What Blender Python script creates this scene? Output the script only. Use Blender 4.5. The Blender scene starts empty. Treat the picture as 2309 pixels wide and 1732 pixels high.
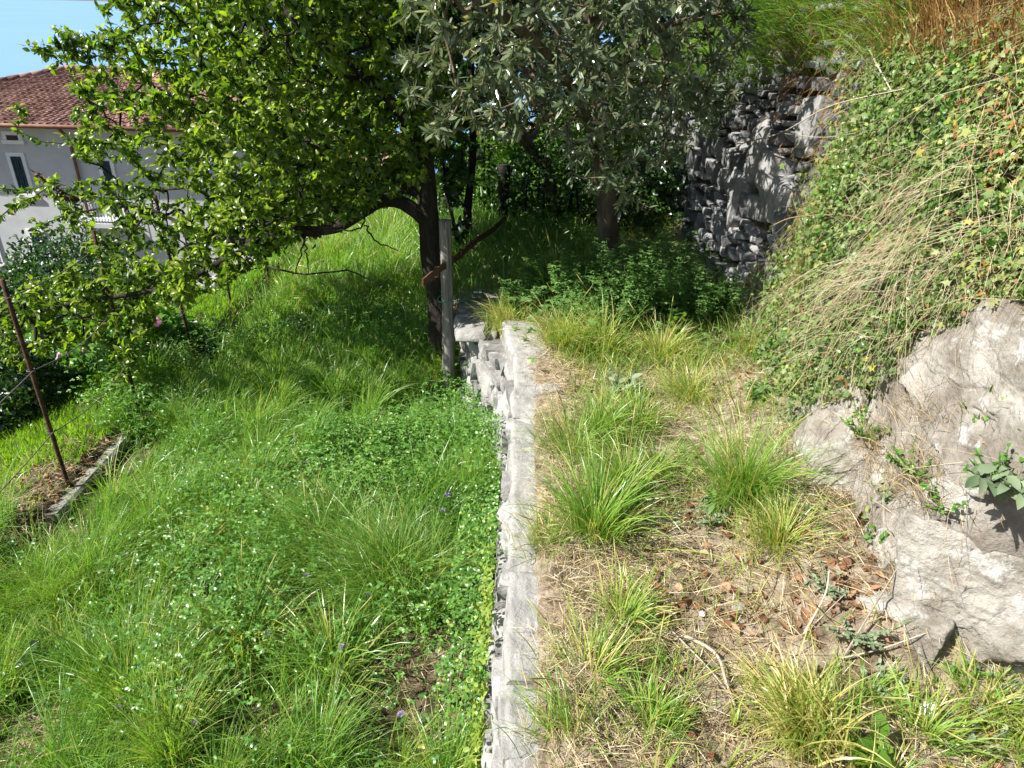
import bpy, math
import numpy as np
from mathutils import Vector, Matrix

# ------------------------------------------------------------------ scene, camera, light
SC = bpy.context.scene
COL = SC.collection
RNG = np.random.default_rng(11)
W_, H_, FPX = 2309.0, 1732.0, 1601.0
CAM = np.array([0.0, 0.0, 1.65])

_d = np.array([-85.0, -3034.0, FPX]); _zc = -_d / np.linalg.norm(_d)          # world up seen by the camera (right, up, forward)
_yc = np.array([0, 0, 1.0]) - _zc * _zc[2]; _yc /= np.linalg.norm(_yc)
_xc = np.cross(_zc, _yc)                                                       # camera axes right, up, forward are left-handed
C2W = np.stack([_xc, _yc, _zc])                                               # camera coords -> world
cam_data = bpy.data.cameras.new('camera'); cam = bpy.data.objects.new('camera', cam_data); COL.objects.link(cam)
cam_data.sensor_fit = 'HORIZONTAL'; cam_data.sensor_width = 36.0; cam_data.lens = 36.0 * FPX / W_
cam_data.clip_start = 0.05; cam_data.clip_end = 20000
_r, _u, _f = C2W[:, 0], C2W[:, 1], C2W[:, 2]
cam.matrix_world = Matrix(((_r[0], _u[0], -_f[0], CAM[0]), (_r[1], _u[1], -_f[1], CAM[1]), (_r[2], _u[2], -_f[2], CAM[2]), (0, 0, 0, 1)))
SC.camera = cam

SUN_EL, SUN_AZ = math.radians(46.0), math.radians(-107.0)                      # azimuth from +Y towards +X
SUN = np.array([math.sin(SUN_AZ) * math.cos(SUN_EL), math.cos(SUN_AZ) * math.cos(SUN_EL), math.sin(SUN_EL)])
world = bpy.data.worlds.new('World'); SC.world = world; world.use_nodes = True
nt = world.node_tree
sky = nt.nodes.new('ShaderNodeTexSky'); sky.sky_type = 'NISHITA'; sky.sun_disc = False
sky.sun_elevation = SUN_EL; sky.sun_rotation = SUN_AZ; sky.altitude = 300; sky.air_density = 1.0; sky.dust_density = 1.2
nt.links.new(sky.outputs[0], nt.nodes['Background'].inputs[0]); nt.nodes['Background'].inputs[1].default_value = 0.06
sun_data = bpy.data.lights.new('sun', 'SUN'); sun_data.energy = 5.0; sun_data.angle = math.radians(0.5); sun_data.color = (1.0, 0.96, 0.89)
sun = bpy.data.objects.new('sun', sun_data); COL.objects.link(sun)
sun.rotation_euler = Vector(-SUN).to_track_quat('-Z', 'Y').to_euler()
SC.view_settings.view_transform = 'Standard'; SC.view_settings.look = 'None'
SC.view_settings.exposure = 1.3; SC.view_settings.gamma = 1.0
SC.cycles.max_bounces = 7; SC.cycles.diffuse_bounces = 3; SC.cycles.glossy_bounces = 2; SC.cycles.transmission_bounces = 4
SC.cycles.use_denoising = True

# ------------------------------------------------------------------ helpers: rays, noise, meshes
def ray(px, py):
    return C2W @ np.array([(px - W_ / 2) / FPX, (H_ / 2 - py) / FPX, 1.0])
def onY(px, py, Y):
    d = ray(px, py); return CAM + d * (Y / d[1])
def onX(px, py, X):
    d = ray(px, py); return CAM + d * (X / d[0])
def onz(px, py, z):
    d = ray(px, py); return CAM + d * ((z - CAM[2]) / d[2])
def onf(px, py, f):
    z = -0.4
    for _ in range(25):
        p = onz(px, py, z); z = 0.5 * z + 0.5 * float(f(np.array([p[0]]), np.array([p[1]]))[0])
    return onz(px, py, z)
def project(P):
    q = (np.asarray(P) - CAM) @ C2W
    w = np.maximum(q[:, 2], 1e-3)
    return W_ / 2 + FPX * q[:, 0] / w, H_ / 2 - FPX * q[:, 1] / w, q[:, 2]
def in_view(P, m=260):
    x, y, w = project(P)
    return (w > 0.3) & (x > -m) & (x < W_ + m) & (y > -m) & (y < H_ + m)

_perm = np.random.default_rng(5).random(65536)
def vnoise(P, scale=1.0, seed=0):
    """value noise in 0..1, P (N,3)"""
    P = np.asarray(P, float) * scale + seed * 17.31
    i = np.floor(P).astype(np.int64); f = P - i; f = f * f * (3 - 2 * f)
    def h(a, b, c):
        return _perm[((a * 73856093) ^ (b * 19349663) ^ (c * 83492791)) & 65535]
    out = 0
    for dx in (0, 1):
        for dy in (0, 1):
            for dz in (0, 1):
                wgt = (f[:, 0] if dx else 1 - f[:, 0]) * (f[:, 1] if dy else 1 - f[:, 1]) * (f[:, 2] if dz else 1 - f[:, 2])
                out = out + wgt * h(i[:, 0] + dx, i[:, 1] + dy, i[:, 2] + dz)
    return out
def fbm(P, scale=1.0, octaves=4, seed=0):
    a, s, t, n = 1.0, scale, 0, 0.0
    for o in range(octaves):
        t = t + a * vnoise(P, s, seed + o); n += a; a *= 0.5; s *= 2.03
    return t / n
def n2(x, y, scale, seed=0, octaves=3):
    return fbm(np.stack([np.ravel(x), np.ravel(y), np.zeros(np.size(x))], 1), scale, octaves, seed).reshape(np.shape(x))
def sstep(a, b, x):
    t = np.clip((x - a) / (b - a), 0, 1); return t * t * (3 - 2 * t)

class MB:
    """collects vertices, quads, triangles and a per-vertex tint"""
    def __init__(s): s.v = []; s.q = []; s.t = []; s.c = []; s.n = 0
    def add(s, v, q=None, t=None, tint=0.5):
        v = np.asarray(v, float).reshape(-1, 3)
        if q is not None and len(q): s.q.append(np.asarray(q, np.int64).reshape(-1, 4) + s.n)
        if t is not None and len(t): s.t.append(np.asarray(t, np.int64).reshape(-1, 3) + s.n)
        s.v.append(v); s.c.append(np.broadcast_to(np.asarray(tint, float), (len(v),)).copy()); s.n += len(v)
        return s
    def build(s, name, mat, parent=None, smooth=True):
        v = np.concatenate(s.v) if s.v else np.zeros((0, 3))
        up_ = parent
        while up_ is not None: v = v - np.array(up_.location); up_ = up_.parent
        q = np.concatenate(s.q) if s.q else np.zeros((0, 4), np.int64)
        t = np.concatenate(s.t) if s.t else np.zeros((0, 3), np.int64)
        me = bpy.data.meshes.new(name)
        me.vertices.add(len(v)); me.vertices.foreach_set('co', v.astype(np.float32).ravel())
        nl = q.size + t.size
        me.loops.add(nl); me.loops.foreach_set('vertex_index', np.concatenate([q.ravel(), t.ravel()]).astype(np.int32))
        me.polygons.add(len(q) + len(t))
        ls = np.concatenate([np.arange(len(q)) * 4, q.size + np.arange(len(t)) * 3]).astype(np.int32)
        me.polygons.foreach_set('loop_start', ls)
        me.polygons.foreach_set('use_smooth', np.full(len(q) + len(t), smooth, bool))
        me.update(calc_edges=True)
        at = me.attributes.new('tint', 'FLOAT', 'POINT'); at.data.foreach_set('value', np.concatenate(s.c).astype(np.float32) if s.c else [])
        me.materials.append(mat)
        o = bpy.data.objects.new(name, me); COL.objects.link(o)
        if parent is not None: o.parent = parent
        return o
def tag(o, label, cat, group=None, kind=None):
    if kind: o['kind'] = kind
    else:
        o['category'] = cat
    if label: o['label'] = label
    if group: o['group'] = group
    return o
def thing(name, label, cat, loc=(0, 0, 0), group=None):
    o = bpy.data.objects.new(name, None); COL.objects.link(o); o.location = [float(a) for a in loc]; o.empty_display_size = 0.1
    return tag(o, label, cat, group)

def box(mb, x0, x1, y0, y1, z0, z1, tint=0.5):
    v = [(x, y, z) for z in (z0, z1) for y in (y0, y1) for x in (x0, x1)]
    mb.add(v, [(0, 2, 3, 1), (4, 5, 7, 6), (0, 1, 5, 4), (2, 6, 7, 3), (0, 4, 6, 2), (1, 3, 7, 5)], tint=tint); return mb
def tube(mb, pts, radii, k=8, tint=0.5, cap=True, rough=0.0, seed=0):
    pts = np.asarray(pts, float); n = len(pts); radii = np.broadcast_to(np.asarray(radii, float), (n,))
    T = np.gradient(pts, axis=0); T /= np.linalg.norm(T, axis=1)[:, None] + 1e-9
    ref = np.array([0.31, 0.77, 0.11]) if abs(T[:, 2]).mean() > 0.5 else np.array([0.1, 0.2, 1.0])
    A = np.cross(T, ref); A /= np.linalg.norm(A, axis=1)[:, None] + 1e-9; B = np.cross(T, A)
    th = np.arange(k) / k * 2 * np.pi
    ring = A[:, None, :] * np.cos(th)[None, :, None] + B[:, None, :] * np.sin(th)[None, :, None]
    r = radii[:, None, None]
    v = pts[:, None, :] + ring * r
    if rough:
        nn = fbm(v.reshape(-1, 3), 14.0, 3, seed).reshape(n, k, 1) - 0.5
        v = pts[:, None, :] + ring * r * (1 + rough * 2 * nn)
    v = v.reshape(-1, 3); q = []
    for i in range(n - 1):
        for j in range(k):
            a, b = i * k + j, i * k + (j + 1) % k
            q.append((a, b, b + k, a + k))
    t = []
    if cap:
        v = np.concatenate([v, pts[:1], pts[-1:]]); c0, c1 = n * k, n * k + 1
        for j in range(k):
            t.append((c0, (j + 1) % k, j)); t.append((c1, (n - 1) * k + j, (n - 1) * k + (j + 1) % k))
    mb.add(v, q, t, tint); return mb
def smooth_line(pts, n=24):
    pts = np.asarray(pts, float); m = len(pts)
    if m == 2: return pts[0] + (pts[1] - pts[0]) * np.linspace(0, 1, n)[:, None]
    P = np.concatenate([[2 * pts[0] - pts[1]], pts, [2 * pts[-1] - pts[-2]]]); out = []
    for s in np.linspace(0, m - 1 - 1e-6, n):
        i = int(s); f = s - i; a, b, c, d = P[i:i + 4]
        out.append(0.5 * (2 * b + (c - a) * f + (2 * a - 5 * b + 4 * c - d) * f * f + (3 * b - a - 3 * c + d) * f ** 3))
    return np.array(out)
def norm(v): return v / (np.linalg.norm(v, axis=-1, keepdims=True) + 1e-9)
def sphere_dirs(n, rng): return norm(rng.normal(size=(n, 3)))

def frustums(mb, p0, p1, r0, r1, k=4, tint=0.4):
    n = len(p0)
    if n == 0: return
    T = norm(p1 - p0); ref = np.where(np.abs(T[:, 2:3]) > 0.9, [[1.0, 0, 0]], [[0, 0, 1.0]])
    A = norm(np.cross(T, ref)); B = np.cross(T, A); th = np.arange(k) / k * 2 * np.pi
    ring = A[:, None] * np.cos(th)[None, :, None] + B[:, None] * np.sin(th)[None, :, None]
    v = np.concatenate([p0[:, None] + ring * r0[:, None, None], p1[:, None] + ring * r1[:, None, None]], 1).reshape(-1, 3)
    base = np.arange(n)[:, None, None] * 2 * k; j = np.arange(k); jn = (j + 1) % k
    q = base + np.stack([j, jn, jn + k, j + k], 1)[None]
    mb.add(v, q.reshape(-1, 4), tint=tint)

def blades(mb, base, h, az, th0, bend, width, tint, segs=4):
    """grass blades: straight at the foot, arching over; th0 start angle from vertical, bend total extra angle"""
    n = len(base)
    if n == 0: return
    h, az, th0, bend, width, tint = [np.broadcast_to(np.asarray(a, float), (n,)) for a in (h, az, th0, bend, width, tint)]
    D = np.stack([np.cos(az), np.sin(az), np.zeros(n)], 1); S = np.stack([-np.sin(az), np.cos(az), np.zeros(n)], 1)
    roll = RNG.uniform(-0.9, 0.9, n)[:, None]
    P = base.copy(); rows = []
    for i in range(segs + 1):
        s = i / segs; th = th0 + bend * s ** 1.4
        nrm = D * np.cos(th)[:, None] - np.array([0, 0, 1.0]) * np.sin(th)[:, None]
        side = S * np.cos(roll) + nrm * np.sin(roll)
        w = width * (0.55 + 0.45 * math.sin(min(1, s * 2.2) * math.pi / 2)) * (1 - s ** 2.2) * 0.5
        if i < segs: rows += [P - side * w[:, None], P + side * w[:, None]]
        else: rows += [P]
        P = P + (D * np.sin(th)[:, None] + np.array([0, 0, 1.0]) * np.cos(th)[:, None]) * (h / segs)[:, None]
    V = np.stack(rows, 1); m = V.shape[1]; b = np.arange(n)[:, None] * m
    q = np.concatenate([b + np.array([[2 * i, 2 * i + 1, 2 * i + 3, 2 * i + 2]]) for i in range(segs - 1)])
    t = b + np.array([[2 * segs - 2, 2 * segs - 1, 2 * segs]])
    mb.add(V.reshape(-1, 3), q, t, np.repeat(tint, m))

LEAF = {  # outline as (along, across) rows; the midrib is folded down or up
    'broad': (np.array([0, .14, .38, .68, 1.0]), np.array([0, .62, 1.0, .74, 0])),
    'lance': (np.array([0, .2, .5, .8, 1.0]), np.array([0, .75, 1.0, .7, 0])),
    'oval': (np.array([0, .16, .5, .84, 1.0]), np.array([0, .8, 1.0, .8, 0]))}
def leaves(mb, pos, axis, nrm, length, width, tint, kind='broad', fold=0.35, droop=0.5):
    n = len(pos)
    if n == 0: return
    length, width, tint, fold, droop = [np.broadcast_to(np.asarray(a, float), (n,)) for a in (length, width, tint, fold, droop)]
    X = norm(axis); Y = norm(np.cross(nrm, X)); Z = np.cross(X, Y)
    al, ac = LEAF[kind]; rows = []
    for a, c in zip(al, ac):
        ctr = pos + X * (a * length)[:, None] * (1 - 0.25 * a * droop)[:, None] - Z * (droop * 0.45 * a * a * length)[:, None]
        if c == 0: rows.append(ctr)
        else:
            w = (c * width * 0.5)[:, None]; lift = Z * (fold[:, None] * w)
            rows += [ctr - Y * w + lift, ctr, ctr + Y * w + lift]
    V = np.stack(rows, 1); b = np.arange(n)[:, None] * 11
    q = np.concatenate([b + np.array([[r * 3 + 1, r * 3 + 2, r * 3 + 5, r * 3 + 4]]) for r in (0, 1)] + [b + np.array([[r * 3 + 2, r * 3 + 3, r * 3 + 6, r * 3 + 5]]) for r in (0, 1)])
    t = np.concatenate([b + np.array([a]) for a in ([0, 2, 1], [0, 3, 2], [7, 8, 10], [8, 9, 10])])
    mb.add(V.reshape(-1, 3), q, t, np.repeat(tint, 11))
_iv = np.array([(0, 0), (-.1, -.38), (.12, -.22), (.42, -.5), (.5, -.17), (1.0, 0), (.5, .17), (.42, .5), (.12, .22), (-.1, .38)])
def ivy_leaves(mb, pos, axis, nrm, size, tint):
    n = len(pos); size = np.broadcast_to(np.asarray(size, float), (n,)); tint = np.broadcast_to(np.asarray(tint, float), (n,))
    X = norm(axis); Y = norm(np.cross(nrm, X)); Z = np.cross(X, Y)
    V = pos[:, None] + (X[:, None] * _iv[None, :, :1] + Y[:, None] * _iv[None, :, 1:]) * size[:, None, None]
    V = V - Z[:, None] * ((_iv[:, 0] ** 2 * .25 + np.abs(_iv[:, 1]) * .3)[None, :, None] * size[:, None, None]) * RNG.uniform(-.2, 1, n)[:, None, None]
    b = np.arange(n)[:, None] * 10
    t = np.concatenate([b + np.array([[0, i, i + 1]]) for i in range(1, 9)])
    mb.add(V.reshape(-1, 3), None, t, np.repeat(tint, 10))

# ------------------------------------------------------------------ materials
def mat_new(name):
    m = bpy.data.materials.new(name); m.use_nodes = True; t = m.node_tree; return m, t, t.nodes['Principled BSDF'], t.nodes['Material Output']
def ramp(t, fac, stops):
    r = t.nodes.new('ShaderNodeValToRGB'); e = r.color_ramp.elements
    while len(e) < len(stops): e.new(0.5)
    for el, (p, c) in zip(e, stops): el.position = p; el.color = (*c, 1)
    t.links.new(fac, r.inputs[0]); return r.outputs[0]
def coords(t):
    g = t.nodes.new('ShaderNodeNewGeometry'); return g.outputs['Position']
def tex_noise(t, vec, scale, detail=6, rough=0.6, stretch=None):
    if stretch:
        mp = t.nodes.new('ShaderNodeMapping'); mp.inputs['Scale'].default_value = stretch; t.links.new(vec, mp.inputs['Vector']); vec = mp.outputs[0]
    n = t.nodes.new('ShaderNodeTexNoise'); n.inputs['Scale'].default_value = scale; n.inputs['Detail'].default_value = detail; n.inputs['Roughness'].default_value = rough
    t.links.new(vec, n.inputs['Vector']); return n.outputs['Fac']
def mixc(t, fac, a, b, mode='MIX'):
    m = t.nodes.new('ShaderNodeMix'); m.data_type = 'RGBA'; m.blend_type = mode
    for sock, v in ((m.inputs[0], fac), (m.inputs[6], a), (m.inputs[7], b)):
        if isinstance(v, (int, float)): sock.default_value = v
        elif isinstance(v, tuple): sock.default_value = (*v, 1)
        else: t.links.new(v, sock)
    return m.outputs[2]
def bump(t, b, h, strength=0.5, dist=0.02):
    n = t.nodes.new('ShaderNodeBump'); n.inputs['Strength'].default_value = strength; n.inputs['Distance'].default_value = dist
    t.links.new(h, n.inputs['Height']); t.links.new(n.outputs[0], b.inputs['Normal'])
def math1(t, op, a, b):
    n = t.nodes.new('ShaderNodeMath'); n.operation = op
    for s, v in ((n.inputs[0], a), (n.inputs[1], b)):
        if isinstance(v, (int, float)): s.default_value = v
        else: t.links.new(v, s)
    return n.outputs[0]
def attr(t, name='tint'):
    a = t.nodes.new('ShaderNodeAttribute'); a.attribute_name = name; return a.outputs['Fac']

def leaf_mat(name, stops, trans=0.45, rough=0.42, spec=0.4, tcol=(1.5, 1.75, 0.55)):
    m, t, b, out = mat_new(name)
    c = ramp(t, attr(t), stops)
    t.links.new(c, b.inputs['Base Color']); b.inputs['Roughness'].default_value = rough; b.inputs['Specular IOR Level'].default_value = spec
    tr = t.nodes.new('ShaderNodeBsdfTranslucent'); t.links.new(mixc(t, 1.0, c, tcol, 'MULTIPLY'), tr.inputs['Color'])
    mx = t.nodes.new('ShaderNodeMixShader'); mx.inputs[0].default_value = trans
    t.links.new(b.outputs[0], mx.inputs[1]); t.links.new(tr.outputs[0], mx.inputs[2]); t.links.new(mx.outputs[0], out.inputs[0]); return m
def noise_mat(name, stops, scale=8, detail=8, rough=0.9, bstr=0.6, bdist=0.01, stretch=None, spec=0.2, tint_amt=0.0, bscale=None):
    m, t, b, out = mat_new(name); p = coords(t)
    f = tex_noise(t, p, scale, detail, 0.62, stretch)
    if tint_amt:
        f = math1(t, 'ADD', f, math1(t, 'MULTIPLY', math1(t, 'SUBTRACT', attr(t), 0.5), tint_amt))
    t.links.new(ramp(t, f, stops), b.inputs['Base Color']); b.inputs['Roughness'].default_value = rough; b.inputs['Specular IOR Level'].default_value = spec
    if bstr: bump(t, b, tex_noise(t, p, bscale or scale * 3, 8, 0.65, stretch), bstr, bdist)
    return m
M = {}
M['grass'] = leaf_mat('grass_blade', [(0, (.065, .15, .028)), (.35, (.125, .26, .042)), (.7, (.215, .36, .06)), (.88, (.36, .39, .085)), (1, (.50, .43, .18))], .45, .34, .5, (1.3, 1.4, .5))
M['lawn'] = leaf_mat('lawn_blade', [(0, (.08, .17, .015)), (.6, (.17, .30, .02)), (1, (.26, .38, .035))], .55, .45, .3, (1.3, 1.45, .45))
M['herb'] = leaf_mat('herb_leaf', [(0, (.05, .125, .026)), (.5, (.105, .235, .042)), (.85, (.19, .33, .06)), (1, (.34, .38, .08))], .42, .34, .5, (1.3, 1.6, .55))
M['alfalfa'] = leaf_mat('alfalfa_leaf', [(0, (.05, .12, .03)), (.6, (.125, .23, .06)), (1, (.21, .33, .09))], .4, .5, .3)
M['plum'] = leaf_mat('plum_leaf', [(0, (.03, .065, .012)), (.4, (.08, .145, .02)), (.8, (.165, .245, .03)), (1, (.29, .34, .055))], .5, .32, .5, (1.35, 1.55, .4))
M['olive'] = leaf_mat('olive_leaf', [(0, (.06, .085, .045)), (.5, (.13, .17, .09)), (.85, (.22, .26, .16)), (.95, (.28, .26, .09)), (1, (.34, .27, .06))], .28, .27, .6, (1.2, 1.3, .6))
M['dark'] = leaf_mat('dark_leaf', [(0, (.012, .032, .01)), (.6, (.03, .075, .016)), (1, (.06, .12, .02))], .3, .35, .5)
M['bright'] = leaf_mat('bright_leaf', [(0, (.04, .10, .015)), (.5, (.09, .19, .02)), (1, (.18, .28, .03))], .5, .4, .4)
M['ivy'] = leaf_mat('ivy_leaf', [(0, (.045, .085, .022)), (.45, (.125, .19, .06)), (.75, (.25, .29, .12)), (.92, (.36, .35, .08)), (1, (.30, .14, .05))], .35, .5, .35, (1.3, 1.4, .5))
M['yellowvine'] = leaf_mat('yellow_leaf', [(0, (.10, .19, .03)), (.6, (.21, .29, .045)), (1, (.34, .38, .08))], .4, .45, .3, (1.2, 1.3, .5))
M['sage'] = leaf_mat('grey_leaf', [(0, (.11, .16, .085)), (.6, (.20, .25, .15)), (1, (.30, .34, .22))], .25, .6, .2, (1.1, 1.2, .7))
M['straw'] = leaf_mat('straw', [(0, (.16, .10, .05)), (.4, (.34, .25, .13)), (.8, (.52, .43, .27)), (1, (.66, .58, .42))], .2, .55, .25, (1.1, 1.0, .7))
M['rust_grass'] = leaf_mat('rust_grass', [(0, (.12, .055, .02)), (.5, (.28, .15, .05)), (1, (.45, .30, .12))], .3, .6, .2, (1.2, 1.0, .6))
M['deadleaf'] = leaf_mat('dead_leaf', [(0, (.07, .032, .018)), (.4, (.18, .085, .042)), (.8, (.31, .18, .10)), (1, (.44, .32, .2))], .2, .6, .2, (1.2, .9, .6))
M['petal'] = leaf_mat('pink_petal', [(0, (.55, .22, .42)), (.6, (.68, .42, .58)), (1, (.75, .6, .66))], .3, .5, .2, (1.1, 1, 1))
M['purple'] = leaf_mat('purple_petal', [(0, (.25, .15, .45)), (1, (.5, .35, .7))], .3, .5, .2, (1, 1, 1))
M['bark'] = noise_mat('bark', [(.25, (.010, .008, .007)), (.5, (.028, .023, .018)), (.78, (.08, .068, .055))], 14, 8, .95, 1.0, .02, (1, 1, .3), tint_amt=.3)
M['bark_olive'] = noise_mat('olive_bark', [(.25, (.05, .035, .024)), (.5, (.13, .10, .07)), (.75, (.27, .22, .16))], 14, 8, .95, 1.0, .02, (1, 1, .35))
M['oldwood'] = noise_mat('weathered_wood', [(.3, (.09, .08, .07)), (.5, (.24, .22, .195)), (.72, (.40, .38, .345))], 60, 8, .9, 1.0, .01, (1, 1, .05))
M['rust'] = noise_mat('rusty_iron', [(.3, (.022, .013, .010)), (.5, (.06, .03, .02)), (.72, (.13, .062, .036))], 40, 8, .85, .5, .004)
M['rustbar'] = noise_mat('rusty_strap', [(.3, (.05, .026, .02)), (.55, (.12, .06, .042)), (.75, (.22, .13, .095))], 30, 8, .8, .4, .004)
M['wire'] = noise_mat('wire', [(.3, (.05, .045, .04)), (.7, (.14, .12, .11))], 50, 4, .6, 0)
M['twig'] = noise_mat('dry_twig', [(.3, (.16, .13, .10)), (.7, (.40, .34, .27))], 40, 6, .9, .4, .004, tint_amt=.5)
M['soil'] = noise_mat('meadow_soil', [(.3, (.025, .02, .011)), (.52, (.065, .05, .028)), (.72, (.22, .18, .12))], 9, 12, 1, .8, .03, bscale=40)
M['dry'] = noise_mat('dry_soil', [(.30, (.065, .047, .032)), (.42, (.16, .12, .08)), (.54, (.31, .25, .185)), (.75, (.50, .44, .35))], 13, 14, 1, 1.0, .025, bscale=55)
M['soilbank'] = noise_mat('bank_soil', [(.3, (.035, .028, .018)), (.55, (.11, .085, .055)), (.75, (.3, .25, .18))], 12, 12, 1, .9, .03, bscale=40)
M['concrete'] = noise_mat('concrete', [(.3, (.15, .14, .12)), (.55, (.25, .24, .21)), (.75, (.36, .345, .31))], 12, 12, .95, .5, .008, bscale=60)
M['stone'] = None
def stone_mat(name, base, lichen, lamt=(.52, .66), scale=9, tint_amt=.35, streak=None):
    m, t, b, out = mat_new(name); p = coords(t)
    f = math1(t, 'ADD', tex_noise(t, p, scale, 12, .65, streak), math1(t, 'MULTIPLY', math1(t, 'SUBTRACT', attr(t), 0.5), tint_amt))
    c = ramp(t, f, base)
    lf = t.nodes.new('ShaderNodeMapRange'); lf.inputs[1].default_value = lamt[0]; lf.inputs[2].default_value = lamt[1]; t.links.new(tex_noise(t, p, scale * 1.1 + 3, 10, .7), lf.inputs[0])
    c = mixc(t, lf.outputs[0], c, lichen)
    sp = t.nodes.new('ShaderNodeMapRange'); sp.inputs[1].default_value = .62; sp.inputs[2].default_value = .70; t.links.new(tex_noise(t, p, scale * 9, 4, .6), sp.inputs[0])
    c = mixc(t, math1(t, 'MULTIPLY', sp.outputs[0], .6), c, (.09, .085, .075))
    t.links.new(c, b.inputs['Base Color']); b.inputs['Roughness'].default_value = .92; b.inputs['Specular IOR Level'].default_value = .2
    bump(t, b, math1(t, 'ADD', tex_noise(t, p, scale * 2, 12, .7), math1(t, 'MULTIPLY', tex_noise(t, p, scale * 12, 6, .7), .3)), .8, .02); return m
M['stone'] = stone_mat('wall_stone', [(.25, (.13, .128, .125)), (.5, (.26, .255, .245)), (.75, (.38, .37, .355))], (.50, .49, .455), (.54, .7))
M['cap'] = stone_mat('coping', [(.25, (.17, .165, .155)), (.5, (.29, .285, .27)), (.75, (.39, .38, .36))], (.47, .46, .43), (.56, .74), 9, .15)
M['mortar'] = stone_mat('mortar', [(.25, (.20, .19, .165)), (.5, (.34, .325, .29)), (.75, (.44, .42, .38))], (.50, .48, .43), (.5, .7), 12, .1)
M['slate'] = stone_mat('dark_stone', [(.25, (.075, .078, .08)), (.5, (.17, .172, .175)), (.75, (.31, .305, .30))], (.40, .37, .33), (.58, .74), 8, .55)
M['rock'] = stone_mat('pale_rock', [(.25, (.13, .11, .09)), (.42, (.23, .205, .17)), (.58, (.37, .345, .305)), (.75, (.47, .45, .415))], (.49, .485, .465), (.54, .63), 6, .12)
_t = M['rock'].node_tree
_b = _t.nodes['Principled BSDF']; _cur = _b.inputs['Base Color'].links[0].from_socket; _p = coords(_t)
_mr = _t.nodes.new('ShaderNodeMapRange'); _mr.inputs[1].default_value = .50; _mr.inputs[2].default_value = .66; _t.links.new(tex_noise(_t, _p, 2.6, 8, .62), _mr.inputs[0])
_t.links.new(mixc(_t, math1(_t, 'MULTIPLY', _mr.outputs[0], .75), _cur, (.17, .145, .11)), _b.inputs['Base Color'])
for _n in _t.nodes:
    if _n.bl_idname == 'ShaderNodeBump': _n.inputs['Strength'].default_value = 1.0; _n.inputs['Distance'].default_value = .035
M['plaster'] = noise_mat('house_plaster', [(.3, (.42, .435, .445)), (.7, (.53, .54, .545))], 1.5, 8, .95, .2, .01)
M['white'] = noise_mat('white_paint', [(.3, (.68, .68, .66)), (.7, (.80, .80, .78))], 5, 6, .8, .1, .004)
M['shutter'] = noise_mat('shutter_paint', [(.3, (.012, .035, .045)), (.7, (.03, .06, .07))], 10, 4, .6, .1, .003)
M['iron'] = noise_mat('iron', [(.3, (.02, .022, .025)), (.7, (.05, .05, .055))], 10, 4, .6, 0)
M['pipe'] = noise_mat('copper_pipe', [(.3, (.13, .06, .04)), (.7, (.22, .11, .07))], 6, 4, .6, 0)
M['tile'] = noise_mat('roof_tile', [(.3, (.10, .052, .043)), (.5, (.17, .09, .07)), (.72, (.26, .16, .125))], 5, 10, .9, .3, .01, tint_amt=.6)
M['terracotta'] = noise_mat('terracotta', [(.3, (.33, .2, .13)), (.7, (.5, .36, .27))], 10, 6, .9, .3, .005)
M['glass'] = noise_mat('window_glass', [(.3, (.01, .012, .015)), (.7, (.02, .024, .03))], 3, 2, .12, 0, spec=.5)
M['plastic'] = noise_mat('green_twine', [(.3, (.03, .16, .13)), (.7, (.06, .25, .2))], 20, 2, .5, 0)
M['shell'] = noise_mat('shell', [(.3, (.66, .63, .57)), (.7, (.8, .78, .74))], 60, 4, .5, .1, .001)
M['lake'] = noise_mat('lake_haze_blue', [(.3, (.13, .25, .46)), (.7, (.15, .28, .50))], .002, 3, .5, 0, spec=.3)  # distance haze and reflected sky are put into the pale blue base colour

def bank_material():
    m, t, b, out = mat_new('bank_rock_and_soil'); p = coords(t)
    soil = ramp(t, tex_noise(t, p, 12, 12, .62), [(.3, (.035, .028, .018)), (.55, (.11, .085, .055)), (.75, (.3, .25, .18))])
    rock = ramp(t, tex_noise(t, p, 7, 12, .66), [(.28, (.12, .10, .08)), (.45, (.25, .22, .185)), (.6, (.37, .345, .31)), (.75, (.50, .48, .45))])
    k = t.nodes.new('ShaderNodeMapRange'); k.inputs[1].default_value = .50; k.inputs[2].default_value = .64
    t.links.new(math1(t, 'ADD', math1(t, 'MULTIPLY', math1(t, 'SUBTRACT', attr(t), .5), .8), tex_noise(t, p, 5, 8, .65)), k.inputs[0])
    t.links.new(mixc(t, k.outputs[0], soil, rock), b.inputs['Base Color']); b.inputs['Roughness'].default_value = .95; b.inputs['Specular IOR Level'].default_value = .15
    bump(t, b, tex_noise(t, p, 26, 12, .7), 1.0, .03); return m
M['bank'] = bank_material()

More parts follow.
